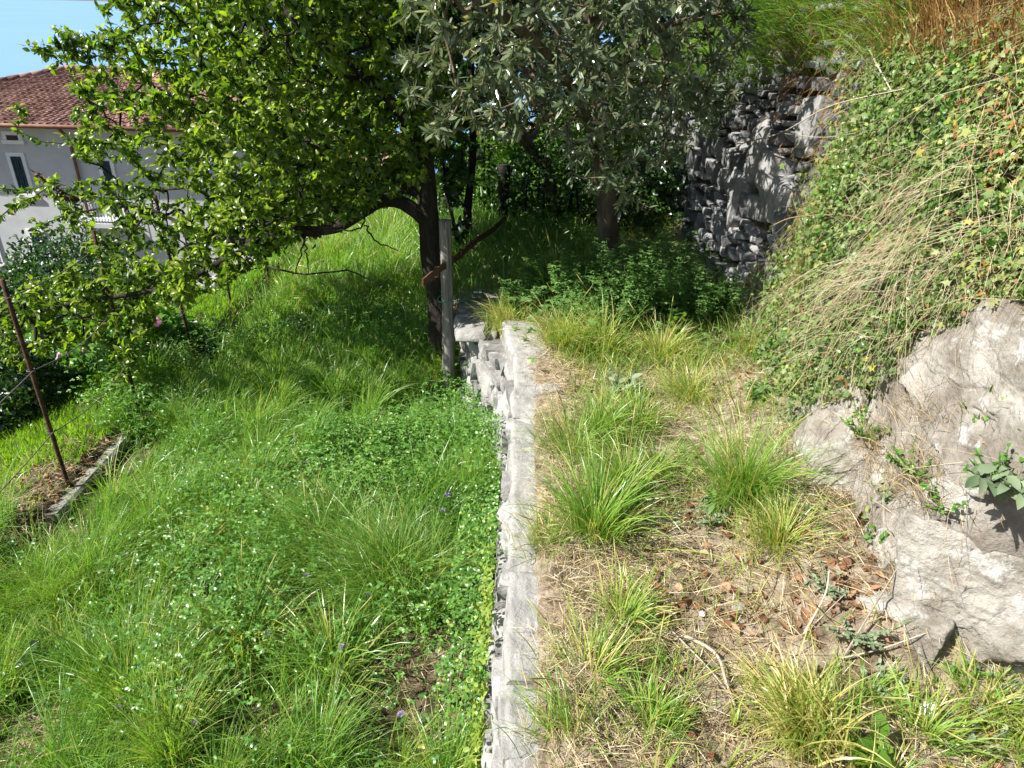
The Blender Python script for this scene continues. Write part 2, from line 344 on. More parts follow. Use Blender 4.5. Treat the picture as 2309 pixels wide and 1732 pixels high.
# ------------------------------------------------------------------ terrain functions
def zlow(x, y):
    """the lower meadow, falling to the left and then down the hill to the lake"""
    x = np.asarray(x, float); y = np.asarray(y, float)
    z = -0.56 + 0.13 * np.clip(x, -2.3, 0) - 0.03 * np.clip(2.5 - y, 0, 3)
    z = z + 0.10 * sstep(-2.38, -2.5, x) * sstep(2.2, 3.3, y) - 0.12 * sstep(2.9, 1.6, y) * sstep(-1.0, -2.4, x)
    z = z - 0.40 * np.clip(-2.7 - x, 0, 2.2) - 0.40 * np.clip(-4.9 - x, 0, 6) - 0.12 * np.clip(-11 - x, 0, 60)
    z = z - 0.75 * sstep(6.2, 7.6, y) * sstep(-2.65, -3.2, x)
    z = z + 0.12 * sstep(4.5, 7.5, y) * sstep(-2.6, -1.6, x)
    z = z - 0.25 * np.clip(y - 10, 0, 22) * sstep(3, -3, x) - 0.28 * np.clip(y - 32, 0, 400)
    z = np.maximum(z, -70)
    near = (np.abs(x) < 8) & (y < 14)
    return z + np.where(near, 0.07 * (n2(x, y, 1.3, 3) - .5) + 0.03 * (n2(x, y, 6, 4) - .5), 0)
FY = np.array([-2, .5, 1.1, 1.40, 1.52, 2.0, 2.6, 3.2, 4.0, 5.0, 6.2, 8, 14]); FX = np.array([2.4, 2.1, 1.75, 1.46, 1.12, 1.12, 1.14, 1.22, 1.42, 1.42, 1.40, 1.45, 1.6])
LY = np.array([-2, 1.3, 2, 3.0, 3.7, 4.2, 14]); LX = np.array([.42, .38, .34, .33, .26, .10, .08])
TY = np.array([-2, 1.5, 2.5, 4.0, 5.0, 6.5, 9, 14]); TZ = np.array([1.75, 1.85, 1.85, 1.68, 1.45, 1.25, 1.1, 1.0])
def foot(y): return np.interp(y, FY, FX)
def lean(y): return np.interp(y, LY, LX)
def topz(y): return np.interp(y, TY, TZ)
def zter(x, y):
    x = np.asarray(x, float); y = np.asarray(y, float)
    z = 0.035 * (n2(x, y, 2.2, 8) - .5) + 0.02 * (n2(x, y, 9, 9) - .5) - 0.02
    return z + 0.14 * sstep(-.35, .05, x - foot(y)) - 0.06 * sstep(4.0, 7, y)
WY = np.array([-2, .6, 1.1, 2.0, 2.6, 3.0, 3.35, 3.85, 4.15, 4.6, 6, 9, 14]); WXT = np.array([.02, .02, .0, .005, .012, .012, 0, -.14, -.25, -.33, -.40, -.5, -.6])
WXB = np.array([-.10, -.10, -.09, -.08, -.07, -.08, -.14, -.28, -.36, -.40, -.46, -.56, -.66])
WTZ = np.array([0, 0, 0, 0, 0, 0, -.02, -.08, -.10, -.10, -.12, -.15, -.2])
def wall_top(y): return np.interp(y, WY, WXT)
def wall_bot(y): return np.interp(y, WY, WXB)
def wall_tz(y): return np.interp(y, WY, WTZ)

# ------------------------------------------------------------------ the setting
def grid_mesh(xs, ys, fz, name, mat):
    X, Y = np.meshgrid(xs, ys); Z = fz(X.ravel(), Y.ravel()); v = np.stack([X.ravel(), Y.ravel(), Z], 1)
    nx, ny = len(xs), len(ys); i = np.arange(nx - 1)[None, :] + np.arange(ny - 1)[:, None] * nx
    q = np.stack([i, i + 1, i + nx + 1, i + nx], -1).reshape(-1, 4)
    mb = MB(); mb.add(v, q); return mb.build(name, mat)
xs = np.concatenate([-np.geomspace(400, 7, 34), np.linspace(-6.8, 1.2, 160), np.geomspace(1.5, 400, 30)])
ys = np.concatenate([-np.geomspace(60, 1.2, 10), np.linspace(-1, 12, 200), np.geomspace(12.3, 500, 50)])
ground = grid_mesh(xs, ys, zlow, 'ground', M['soil']); tag(ground, 'grassy slope falling away from the wall towards the lake', None, kind='structure')
lk = MB(); lk.add([(-9000, 60, -62), (9000, 60, -62), (9000, 16000, -62), (-9000, 16000, -62)], [(0, 1, 2, 3)])
tag(lk.build('lake', M['lake']), 'hazy blue lake far below', None, kind='structure')

# upper terrace: one sheet between wall top and bank foot
ty = np.linspace(-1.5, 13, 360); tu = np.linspace(0, 1, 70)
TYg, TUg = np.meshgrid(ty, tu, indexing='ij')
xa = wall_top(TYg) + 0.05 - .75 * sstep(4.3, 5.2, TYg); xb = foot(TYg) + 0.25
TXg = xa + (xb - xa) * TUg
tz = zter(TXg.ravel(), TYg.ravel())
edge = sstep(.0, .10, (TXg - xa).ravel()); far_ = sstep(4.3, 5.0, TYg.ravel()); bl_ = sstep(.0, .85, (TXg - xa).ravel()); zl_ = zlow(TXg.ravel(), TYg.ravel()) - .05
tz = tz * edge + (wall_tz(TYg).ravel() - 0.04) * (1 - edge) + .052 * sstep(.015, .06, (TXg - xa).ravel()) * sstep(.4, .12, (TXg - xa).ravel()) * (TYg.ravel() < 3.9)
tz = tz * (1 - far_) + far_ * (zl_ * (1 - bl_) + zter(TXg.ravel(), TYg.ravel()) * bl_)
mb = MB(); i = np.arange(69)[None, :] + np.arange(359)[:, None] * 70
mb.add(np.stack([TXg.ravel(), TYg.ravel(), tz], 1), np.stack([i, i + 1, i + 71, i + 70], -1).reshape(-1, 4))
tag(mb.build('terrace', M['dry']), 'dry narrow terrace strewn with straw', None, kind='structure')

def bank_pt(y, s, off=0.0):
    """a point on the bank: s in 0..1 up the face, beyond 1 along the top"""
    y = np.asarray(y, float); s = np.asarray(s, float)
    h = topz(y) + .15; up = np.clip(s, 0, 1) * h - 0.12; over = np.clip(s - 1, 0, 99)
    x = foot(y) + lean(y) * np.clip(up, 0, 9) + over; z = up + over * 0.42
    p = np.stack([x, y, z], -1).reshape(-1, 3)
    rough = np.where(y.ravel() < 3.9, 1.0, .35)
    d = 0.22 * (fbm(p, 1.7, 3, 21) - .5) + 0.12 * (fbm(p, 5.5, 3, 22) - .5)
    p[:, 0] -= d * rough + off; p[:, 2] += d * rough * .25 + off * .35
    return p
by = np.linspace(-1.5, 13, 300); bs = np.concatenate([np.linspace(0, 1, 60), 1 + np.geomspace(.04, 12, 30)])
BYg, BSg = np.meshgrid(by, bs, indexing='ij')
mb = MB(); i = np.arange(89)[None, :] + np.arange(299)[:, None] * 90
mb.add(bank_pt(BYg.ravel(), BSg.ravel()), np.stack([i, i + 1, i + 91, i + 90], -1).reshape(-1, 4), None, (sstep(3.4, 2.9, BYg) * sstep(.62, .45, BSg)).ravel())
tag(mb.build('hillside', M['bank']), 'steep earth bank above the terrace', None, kind='structure')

# ------------------------------------------------------------------ stones
def cube_sphere(n):
    mbv, q = [], []; idx = {}
    def vid(p):
        k = tuple(np.round(p, 5))
        if k not in idx: idx[k] = len(mbv); mbv.append(p)
        return idx[k]
    g = np.linspace(-1, 1, n + 1)
    for ax in range(3):
        for s in (-1, 1):
            for i in range(n):
                for j in range(n):
                    c = []
                    for (a, b) in ((0, 0), (1, 0), (1, 1), (0, 1)):
                        p = np.zeros(3); p[ax] = s; p[(ax + 1) % 3] = g[i + a]; p[(ax + 2) % 3] = g[j + b]; c.append(vid(p))
                    q.append(c if s > 0 else c[::-1])
    return np.array(mbv), np.array(q)
CS4, CQ4 = cube_sphere(4); CS10, CQ10 = cube_sphere(10); CS28, CQ28 = cube_sphere(28); CS60, CQ60 = cube_sphere(60)
def stones(mb, ctr, half, rot, tint, boxy=.62, amp=.22, tpl=None, seed=0, nscale=1.0):
    """irregular rounded blocks; rot (N,3,3) columns are the axes of the block"""
    cv, cq = tpl or (CS4, CQ4); n = len(ctr); sp = norm(cv)
    base = cv * boxy + sp * (1 - boxy) * 1.1
    loc = np.repeat(base[None], n, 0) * half[:, None]
    jit = RNG.normal(0, .14, (n, 8, 3)); cn = np.array([(x, y, z) for x in (-1, 1) for y in (-1, 1) for z in (-1, 1)])
    wt = np.prod(1 + cv[:, None] * cn[None], -1) / 8
    loc = loc + np.einsum('vc,ncd->nvd', wt, jit) * half[:, None]
    P = np.einsum('nij,nvj->nvi', rot, loc) + ctr[:, None]
    nn = fbm(P.reshape(-1, 3), 11 * nscale, 3, seed).reshape(n, -1, 1) - .5
    dirs = np.einsum('nij,vj->nvi', rot, sp)
    P = P + dirs * nn * amp * 2 * np.min(half, 1)[:, None, None]
    b = np.arange(n)[:, None, None] * len(cv)
    mb.add(P.reshape(-1, 3), (b + cq[None]).reshape(-1, 4), None, np.repeat(tint, len(cv)))
def frames(T, N, wob=.12):
    """rotation columns: x along T, y along N, z rest, with a small wobble"""
    T = norm(T + RNG.normal(0, wob, T.shape)); N = norm(N - T * np.sum(N * T, 1, keepdims=True)); return np.stack([T, N, np.cross(T, N)], -1)

# front retaining wall
wall = thing('dry_stone_wall', 'low pale grey retaining wall running away between meadow and terrace', 'wall', (0, 2.2, -.55))
core = MB(); yy = np.linspace(-1.2, 4.9, 240); uu = np.linspace(0, 1, 26)
Yg, Ug = np.meshgrid(yy, uu, indexing='ij'); zt = wall_tz(Yg) - .035
cx = wall_bot(Yg) + (wall_top(Yg) - wall_bot(Yg)) * Ug + .03; cz = -1.0 + (zt + 1.0) * Ug
P = np.stack([cx.ravel(), Yg.ravel(), cz.ravel()], 1); P[:, 0] += .05 * (fbm(P, 9, 4, 31) - .5)
P2 = np.stack([wall_top(yy) + .34, yy, wall_tz(yy) - .04], 1); P2b = np.stack([wall_top(yy) + .12, yy, wall_tz(yy) - .03], 1)
i = np.arange(25)[None] + np.arange(239)[:, None] * 26
core.add(P, np.stack([i, i + 26, i + 27, i + 1], -1).reshape(-1, 4))
topv = np.concatenate([P.reshape(240, 26, 3)[:, -1], P2b, P2]); j = np.arange(239)
core.add(topv, np.concatenate([np.stack([j, j + 1, j + 241, j + 240], 1), np.stack([j + 240, j + 241, j + 481, j + 480], 1)]))
core.build('mortar_core', M['mortar'], wall)
fs = MB(); cs_, hs_, ts_, ns_ = [], [], [], []
z = 0.0
for course in range(8):
    hgt = RNG.uniform(.07, .15); y = -.5 + RNG.uniform(0, .2)
    while y < 4.75:
        L = RNG.uniform(.09, .30) * (0.8 if y > 3 else 1); yc = y + L / 2; u = (z + hgt / 2)
        zt_ = wall_tz(yc) - u - .01; f = np.clip((zt_ + 1.0) / 1.0, 0, 1)
        x = wall_bot(yc) + (wall_top(yc) - wall_bot(yc)) * f + (.045 if yc > 2.9 else .068)
        dy = .05; tx = wall_bot(yc + dy) * .5 + wall_top(yc + dy) * .5 - wall_bot(yc - dy) * .5 - wall_top(yc - dy) * .5
        T = np.array([tx, 2 * dy, 0]); cs_.append((x, yc, zt_)); hs_.append((L * .52, .075 * RNG.uniform(.8, 1.25), hgt * .52)); ts_.append(T); ns_.append((-T[1], T[0], 0))
        y += L + .008
    z += hgt
ts_ = norm(np.array(ts_)); stones(fs, np.array(cs_), np.array(hs_), frames(ts_, norm(np.array(ns_, float)), .10), RNG.random(len(cs_)), .7, .30, (CS10, CQ10), 41)
fs.build('face_stones', M['stone'], wall, smooth=False)
cuts = [-.6, .55, 1.36, 1.80, 2.34, 2.80, 3.24, 3.86]
for k in range(len(cuts) - 1):                                    # long weathered slabs bedded along the top
    ya, yb = cuts[k] + .004, cuts[k + 1] - .004; ny = max(24, int((yb - ya) / .012)); yy = np.linspace(ya, yb, ny); nu = 40
    wd = np.interp(yy, [0, 1.2, 2.2, 2.9, 3.3, 3.9], [.075, .085, .09, .155, .21, .21]) * (1 + .5 * (fbm(np.stack([yy * 0 + k, yy, yy * 0], 1), 5, 3, 32) - .5))
    xl = np.interp(yy, [0, 3.35, 3.9], [.014, .016, -.052]) + .05 * (fbm(np.stack([yy * 0, yy, yy * 0 + 3], 1), 6, 4, 33) - .5)
    up = .008 + .035 * sstep(3.1, 3.6, yy) + RNG.uniform(-.006, .008)
    e_ = np.minimum((yy - ya), (yb - yy)) / .03; round_ = np.clip(e_, 0, 1) ** .5
    rows = []
    for q_ in np.linspace(0, 1, nu):                               # profile: up the left side, over the rounded arris, across, down into the soil
        if q_ < .3: xx = xl - .012 + .0 * q_; zz = -.11 + (.11 + up - .018) * (q_ / .3)
        elif q_ < .4: a = (q_ - .3) / .1 * math.pi / 2; xx = xl - .012 + .02 * (1 - math.cos(a)); zz = up - .018 + .018 * math.sin(a)
        elif q_ < .9: f = (q_ - .4) / .5; xx = xl + .008 + wd * f; zz = up - .006 * f
        else: xx = xl + .008 + wd + .006; zz = up - .006 - .09 * (q_ - .9) / .1
        rows.append(np.stack([xx + 0 * yy, yy, (zz - up) * 1 + up * 1 - (1 - round_) * .014 + 0 * yy], 1))
    P = np.stack(rows, 1).reshape(-1, 3); P[:, 2] += .026 * (fbm(P, 7, 4, 34) - .5) + .010 * (fbm(P, 30, 2, 36) - .5); P[:, 0] += .022 * (fbm(P, 10, 3, 35) - .5)
    c = MB(); i_ = np.arange(nu - 1)[None] + np.arange(ny - 1)[:, None] * nu; c.add(P, np.stack([i_, i_ + nu, i_ + nu + 1, i_ + 1], -1).reshape(-1, 4), None, RNG.random())
    for o_ in (0, ny - 1):
        b0 = c.n; ring = P[o_ * nu:(o_ + 1) * nu]; cen = ring.mean(0); cen[2] = -.06; c.add(np.concatenate([ring, cen[None]]), None, [(jj, jj + 1, nu) if o_ == 0 else (jj + 1, jj, nu) for jj in range(nu - 1)], .3)
    c.build('coping_stone', M['cap'], wall)
# small flat stones lying at the wall end
stb = [(1225, 880, .07, .05, .018, 'flat grey stone lying on the wall top beside the twig'), (1070, 735, .12, .2, .03, 'broad flat grey slab on the lower wall top behind the yellow grass')]
for px, py, a, b_, c_, lab in stb:
    p = onz(px, py, .02 if py > 800 else -.09); mb = MB(); stones(mb, np.array([p]), np.array([[a, b_, c_]]), frames(np.array([[1.0, .2, 0]]), np.array([[-.2, 1.0, 0]]), .1), np.array([.4]), .7, .3, (CS10, CQ10), 71)
    tag(mb.build('flat_stone', M['stone']), lab, 'stone')

# rear retaining wall below the bank, in shade
rear = thing('rear_stone_wall', 'tall shaded dry stone wall of dark slate behind the olive', 'wall', (1.45, 5.5, 0))
cs_, hs_, ts_ = [], [], []
z = -.12
while z < 1.72:
    hgt = RNG.uniform(.028, .07) if RNG.random() < .85 else RNG.uniform(.10, .19); y = 3.55 + RNG.uniform(0, .2)
    while y < 9.5:
        L = RNG.uniform(.06, .17) if RNG.random() < .85 else RNG.uniform(.18, .34); yc = y + L / 2
        if z + hgt / 2 < topz(yc) + .12:
            x = foot(yc) + lean(yc) * (z + hgt / 2) - .03 + .05 * (vnoise(np.array([[yc, z, 0]]), 3, 5)[0] - .5)
            cs_.append((x, yc, z + hgt / 2 + .02 * RNG.normal())); hs_.append((L * .47, 0.050 * RNG.uniform(.7, 1.3), hgt * .46)); ts_.append((float(foot(yc + .05) - foot(yc - .05)), .1, 0))
        y += L + .012
    z += hgt + .008
mb = MB(); T = norm(np.array(ts_)); N = np.stack([-T[:, 1], T[:, 0], T[:, 2]], 1)
stones(mb, np.array(cs_), np.array(hs_), frames(T, N, .10), RNG.random(len(cs_)), .66, .22, None, 81); mb.build('wall_stones', M['slate'], rear, smooth=False)
# bigger slabs that stand out of it
for px, py, w, h, Y in [(1725, 345, .11, .20, 4.45), (1775, 400, .12, .12, 4.2), (1690, 440, .13, .16, 4.6), (1830, 290, .10, .13, 3.95), (1660, 510, .12, .10, 4.75), (1815, 450, .12, .12, 4.0)]:
    d = ray(px, py); t_ = Y / d[1]; p = CAM + d * t_; p[0] = foot(Y) + lean(Y) * max(p[2], 0) - .035
    c = MB(); stones(c, np.array([p]), np.array([[w, .08, h]]), frames(np.array([[.1, 1.0, 0.1]]), np.array([[-1.0, .1, 0]]), .12), np.array([.75]), .6, .3, (CS10, CQ10), int(px)); c.build('slab', M['slate'], rear, smooth=False)

# boulders bedded in the bank
_gy, _gs = np.meshgrid(np.linspace(.6, 4, 170), np.linspace(0, 1.2, 120), indexing='ij'); _gp = bank_pt(_gy.ravel(), _gs.ravel()); _gx2, _gy2, _ = project(_gp)
def bank_at(px, py):
    k = int(np.argmin((_gx2 - px) ** 2 + (_gy2 - py) ** 2)); return _gy.ravel()[k], _gs.ravel()[k]
def boulder(px, py, ha, hb, hn, seed, label, faces=10, sink=.35, roll=0.0):
    rs = np.random.default_rng(seed); ico = norm(CS60); nrm = norm(rs.normal(size=(faces, 3)) * np.array([1, 1, .8])); nrm = np.concatenate([nrm, [[0.05, -.05, 1]], -np.eye(3), np.eye(3)[:2]]); nrm = norm(nrm); dd = rs.uniform(.62, 1.0, len(nrm)); dd[faces] = .62
    dots = ico @ nrm.T; r = np.sum((np.maximum(dots, 0) / dd[None]) ** 26, 1) ** (-1 / 26.0); r = np.minimum(r, 1.4)
    y0, s0 = bank_at(px, py); e = .2; c = bank_pt(np.array([y0]), np.array([s0]))[0]; a = norm(bank_pt(np.array([y0 + e]), np.array([s0]))[0] - bank_pt(np.array([y0 - e]), np.array([s0]))[0]); b = norm(bank_pt(np.array([y0]), np.array([s0 + .1]))[0] - bank_pt(np.array([y0]), np.array([max(s0 - .1, 0)]))[0]); n_ = norm(np.cross(a, b)); n_ = n_ if n_[0] < 0 else -n_; b = np.cross(n_, a)
    a, b = a * math.cos(roll) + b * math.sin(roll), b * math.cos(roll) - a * math.sin(roll)
    L = ico * r[:, None] * np.array([ha, hb, hn]); v = c + n_ * hn * (1 - 2 * sink) * .6 + L[:, :1] * a + L[:, 1:2] * b + L[:, 2:] * n_
    wn = norm(ico[:, :1] * a + ico[:, 1:2] * b + ico[:, 2:] * n_); m = min(ha, hb)
    step = fbm(v * np.array([1, 1, 1.8]), 4.5, 3, seed); step = np.floor(step * 9) / 9 + .11 * sstep(.75, 1, (step * 9) % 1)
    v = v + wn * ((step - .5) * .34 + (fbm(v, 9, 4, seed + 2) - .5) * .20 + (np.abs(fbm(v, 26, 3, seed + 5) - .5)) * -.12)[:, None] * m
    mb = MB(); mb.add(v, CQ60); return tag(mb.build('boulder', M['rock']), label, 'boulder')
boulder(2265, 885, .36, .25, .10, 3, 'largest pale rock face at the right edge, under the ivy', 7, .66, -.25)
boulder(2210, 1375, .31, .26, .12, 8, 'pale beige boulder low at the right edge, streaked with white', 7, .68, .15)
boulder(1875, 1015, .21, .24, .09, 14, 'cracked whitish rock at the foot of the ivy bank', 8, .5)
boulder(1775, 1065, .10, .08, .07, 19, 'small grey rock beside the tall green tuft')
boulder(2065, 1165, .13, .10, .07, 25, 'white broken rock between the two big boulders', 8, .6)
boulder(1925, 905, .13, .10, .07, 29, 'grey rock half covered by ivy above the cracked one')
boulder(2040, 1420, .15, .11, .08, 33, 'low beige stone at the left foot of the lower boulder', 8, .55)
boulder(1995, 1085, .09, .09, .05, 37, 'small white rock wedged right of the cracked one', 8, .6)
boulder(2190, 1130, .15, .06, .05, 41, 'thin pale rock ledge under the largest rock face', 8, .6)
boulder(2000, 1240, .09, .07, .05, 43, 'small beige rock on the soil left of the lower boulder', 8, .6)

# ------------------------------------------------------------------ man made things
def irregular_post(name, label, base, top, r, mat, seed, k=14, rough=.22):
    pts = smooth_line([base, (np.array(base) * .5 + np.array(top) * .5) + np.array([.006, 0, 0]), top], 26); mb = MB()
    rad = r * (1.05 - .15 * np.linspace(0, 1, 26)); tube(mb, pts, rad, k, .5, True, rough, seed); return tag(mb.build(name, mat, None), label, 'post')
pb = onf(1012, 884, zlow); pb_low = pb - np.array([0, 0, .1]); ptop = onY(1003, 497, pb[1] + .03)
irregular_post('wooden_post', 'weathered grey split wooden post standing beside the wall end', pb_low, ptop, .040, M['oldwood'], 3)
tw = MB(); tp = onY(1006, 672, pb[1] + .01); a = np.linspace(0, 2 * np.pi, 26)
tube(tw, np.stack([tp[0] + .055 * np.cos(a), tp[1] + .055 * np.sin(a), tp[2] + .012 * np.sin(a + 1)], 1), .004, 5, cap=False)
tube(tw, smooth_line([tp + np.array([.05, -.02, 0]), tp + np.array([.10, -.02, -.012]), tp + np.array([.13, 0, .01])], 8), .003, 4)
tag(tw.build('twine', M['plastic']), 'green twine tied round the weathered wooden post', 'twine')
p0, p1 = onY(953, 638, 3.72), onY(1140, 494, 5.9)
bar = MB(); n = 30; L = p0 + (p1 - p0) * np.linspace(0, 1, n)[:, None]; dv = norm(p1 - p0); side = norm(np.cross(dv, [0, 0, 1.0])); upv = np.cross(side, dv)
vv = []
for i in range(n):
    h = .021; w = .004
    for (s1, s2) in ((-1, -1), (1, -1), (1, 1), (-1, 1)): vv.append(L[i] + side * w * s1 + upv * h * s2 + np.array([0, 0, .006 * math.sin(i * .5)]))
q = [(i * 4 + j, i * 4 + (j + 1) % 4, i * 4 + 4 + (j + 1) % 4, i * 4 + 4 + j) for i in range(n - 1) for j in range(4)] + [(3, 2, 1, 0), (n * 4 - 4, n * 4 - 3, n * 4 - 2, n * 4 - 1)]
bar.add(vv, q); rail = thing('iron_rail', 'flat rusty iron rail slanting across the grey wooden post', 'rail', p0); bar.build('strap', M['rustbar'], rail, False)
for f in (.12, .26, .36, .50):
    b_ = MB(); c = p0 + (p1 - p0) * f; box(b_, c[0] - .012, c[0] + .012, c[1] - .02, c[1] + .02, c[2] - .028, c[2] + .028); b_.build('clamp', M['rustbar'], rail, False)
# second dark post, brace pole
q0 = onY(1136, 520, 6.2); q1 = onY(1136, 372, 6.2)
irregular_post('wooden_post', 'thick dark square-topped post at the far end of the rusty rail', q0 - np.array([0, 0, .35]), q1, .055, M['bark'], 7)
irregular_post('brace_pole', 'dark leaning pole propped against the far dark post', onY(1082, 625, 5.6), onY(1142, 505, 6.05), .045, M['bark'], 9)

# rusty vineyard posts and wires along the drop
bases = [(157, 1103, 67, 825), (314, 932, 243, 566), (435, 802, 398, 600), (523, 700, 503, 575), (607, 640, 596, 560)]
labs = ['nearest rusty iron fence post rising from the concrete kerb', 'second rusty iron fence post, its top lost in plum leaves', 'third rusty iron fence post beside the yellow leaves', 'rusty iron fence post in front of the terracotta trough', 'farthest rusty iron fence post before the white pillar']
ptops = []; pbs = []
for (bx, by_, tx, tyy), lab in zip(bases, labs):
    b0 = onz(bx, by_, -.80); t0 = b0 + np.array([-.012 * len(pbs) * 0, 0, 1.24]); t0[0] += RNG.normal(0, .012)
    mb = MB(); Y = b0[1]
    tube(mb, smooth_line([b0 - np.array([0, 0, .25]), b0, t0], 20), .0115, 7, .5, True, .10, len(pbs))
    o = thing('fence_post', lab, 'post', b0, 'rusty fence posts along the drop'); mb.build('shaft', M['rust'], o)
    for hz in (.38, .75, 1.15):
        m2 = MB(); c = b0 + (t0 - b0) * (hz / 1.24); a = np.linspace(0, 2 * np.pi, 10); tube(m2, np.stack([c[0] + .020 * np.cos(a), c[1] + .020 * np.sin(a), c[2] + 0 * a], 1), .003, 4, cap=False); m2.build('wire_tie', M['wire'], o)
    ptops.append(t0); pbs.append(b0)
dirx = norm(pbs[0] - pbs[1]); ends = [pbs[0] + dirx * 1.4] + pbs
for hz, lab in ((.38, 'lowest thin fence wire strung between the rusty posts'), (.75, 'middle thin fence wire strung between the rusty posts'), (1.15, 'topmost thin fence wire strung between the rusty posts')):
    mb = MB(); pts = []
    for a, b in zip(ends[:-1], ends[1:]):
        for s in np.linspace(0, 1, 10)[:-1]:
            p = a + (b - a) * s; pts.append(p + np.array([.017, 0, hz - .05 * math.sin(s * math.pi) * (1 if hz < 1 else .5)]))
    pts.append(ends[-1] + np.array([.017, 0, hz])); tube(mb, np.array(pts), .0032, 5); tag(mb.build('fence_wire', M['wire']), lab, 'wire', 'wires of the rusty fence')
# concrete kerb
mb = MB(); ky = np.linspace(2.98, 4.6, 50); kx0 = pbs[0][0] - .12; prof = [(kx0, -1.3), (kx0, -.80), (kx0 + .01, -.785), (kx0 + .20, -.785), (kx0 + .215, -.80), (kx0 + .215, -1.3)]
vv = []
for y in ky:
    for (x, z) in prof:
        nz = (vnoise(np.array([[x * 3, y, z]]), 14, 2)[0] - .5) * .012; vv.append((x + nz + .02 * math.sin(y * 1.3), y + (vnoise(np.array([[x, z, y]]), 20, 4)[0] - .5) * .02, z + nz))
q = [(i * 6 + j, i * 6 + j + 1, i * 6 + 7 + j, i * 6 + 6 + j) for i in range(49) for j in range(5)]
mb.add(vv, q, [(0, 2, 1), (0, 3, 2), (0, 4, 3), (0, 5, 4)]); tag(mb.build('concrete_kerb', M['concrete'], None, False), 'overgrown concrete kerb holding the nearest rusty post', 'kerb')

# far garden: curved stone wall, white pillar, trough, low white wall
def far_pt(px, py, Y): return onY(px, py, Y)
gw = thing('garden_wall', 'curved grey block wall with flat top beyond the fence', 'wall', far_pt(440, 700, 8.2))
cs_, hs_, ts_, ns_ = [], [], [], []
a0 = far_pt(376, 660, 7.8); a1 = far_pt(620, 640, 8.6)
cap_b = MB()
for row in range(9):
    s = RNG.uniform(0, .04)
    while s < 1:
        L = RNG.uniform(.14, .3); Ls = L / np.linalg.norm(a1 - a0); c = a0 + (a1 - a0) * (s + Ls / 2); c = c + np.array([0, .5 * (1 - min(1, abs(s - .1) * 3)) * -.2, 0]); c[2] = a0[2] - .08 - row * .115
        T = norm(a1 - a0) * np.array([1, 1, 0]); cs_.append(c); hs_.append((L * .5, .13, .055)); ts_.append(T); ns_.append((T[1], -T[0], 0)); s += Ls + .004
mb = MB(); stones(mb, np.array(cs_), np.array(hs_), frames(np.array(ts_), np.array(ns_, float), .04), RNG.random(len(cs_)), .75, .2, None, 91); mb.build('wall_stones', M['stone'], gw, False)
cs_, hs_ = [], []
s = 0
while s < 1:
    c = a0 + (a1 - a0) * (s + .03); c[2] = a0[2] + .01; cs_.append(c); hs_.append((.15, .17, .03)); s += .085
T = np.repeat((norm(a1 - a0) * np.array([1, 1, 0]))[None], len(cs_), 0); mb = MB(); stones(mb, np.array(cs_), np.array(hs_), frames(T, np.stack([T[:, 1], -T[:, 0], T[:, 2]], 1), .02), RNG.random(len(cs_)), .85, .15, None, 93); mb.build('capstones', M['cap'], gw, False)
p = far_pt(566, 660, 8.9); pt = far_pt(560, 530, 8.9); mb = MB(); box(mb, p[0] - .11, p[0] + .13, p[1] - .1, p[1] + .15, p[2] - .5, pt[2] + .05)
pil = thing('white_pillar', 'white plastered pillar rising behind the far garden wall', 'pillar', p); mb.build('shaft', M['white'], pil, False)
mb = MB(); box(mb, p[0] - .14, p[0] + .16, p[1] - .13, p[1] + .18, pt[2] + .053, pt[2] + .10); mb.build('cap', M['white'], pil, False)
mb = MB(); c0 = far_pt(600, 655, 8.7); box(mb, c0[0] - .12, c0[0] + .9, c0[1] + .02, c0[1] + .2, c0[2] - .5, c0[2] + .16); tag(mb.build('low_white_wall', M['white'], None, False), 'low whitewashed wall beside the white pillar', 'wall')
p = far_pt(540, 640, 8.35); mb = MB(); x0, x1, y0, y1, z0, z1 = p[0] - .2, p[0] + .13, p[1] - .1, p[1] + .12, p[2] - .02, p[2] + .21
w = .02
box(mb, x0, x1, y0, y0 + w, z0, z1); box(mb, x0, x1, y1 - w, y1, z0, z1); box(mb, x0, x0 + w, y0 + w + .001, y1 - w - .001, z0, z1 - .001); box(mb, x1 - w, x1, y0 + w + .001, y1 - w - .001, z0, z1 - .001); box(mb, x0 + w + .001, x1 - w - .001, y0 + w + .001, y1 - w - .001, z0, z0 + .12)
tag(mb.build('planter_trough', M['terracotta'], None, False), 'empty pale clay trough on the garden wall beside the white pillar', 'planter')

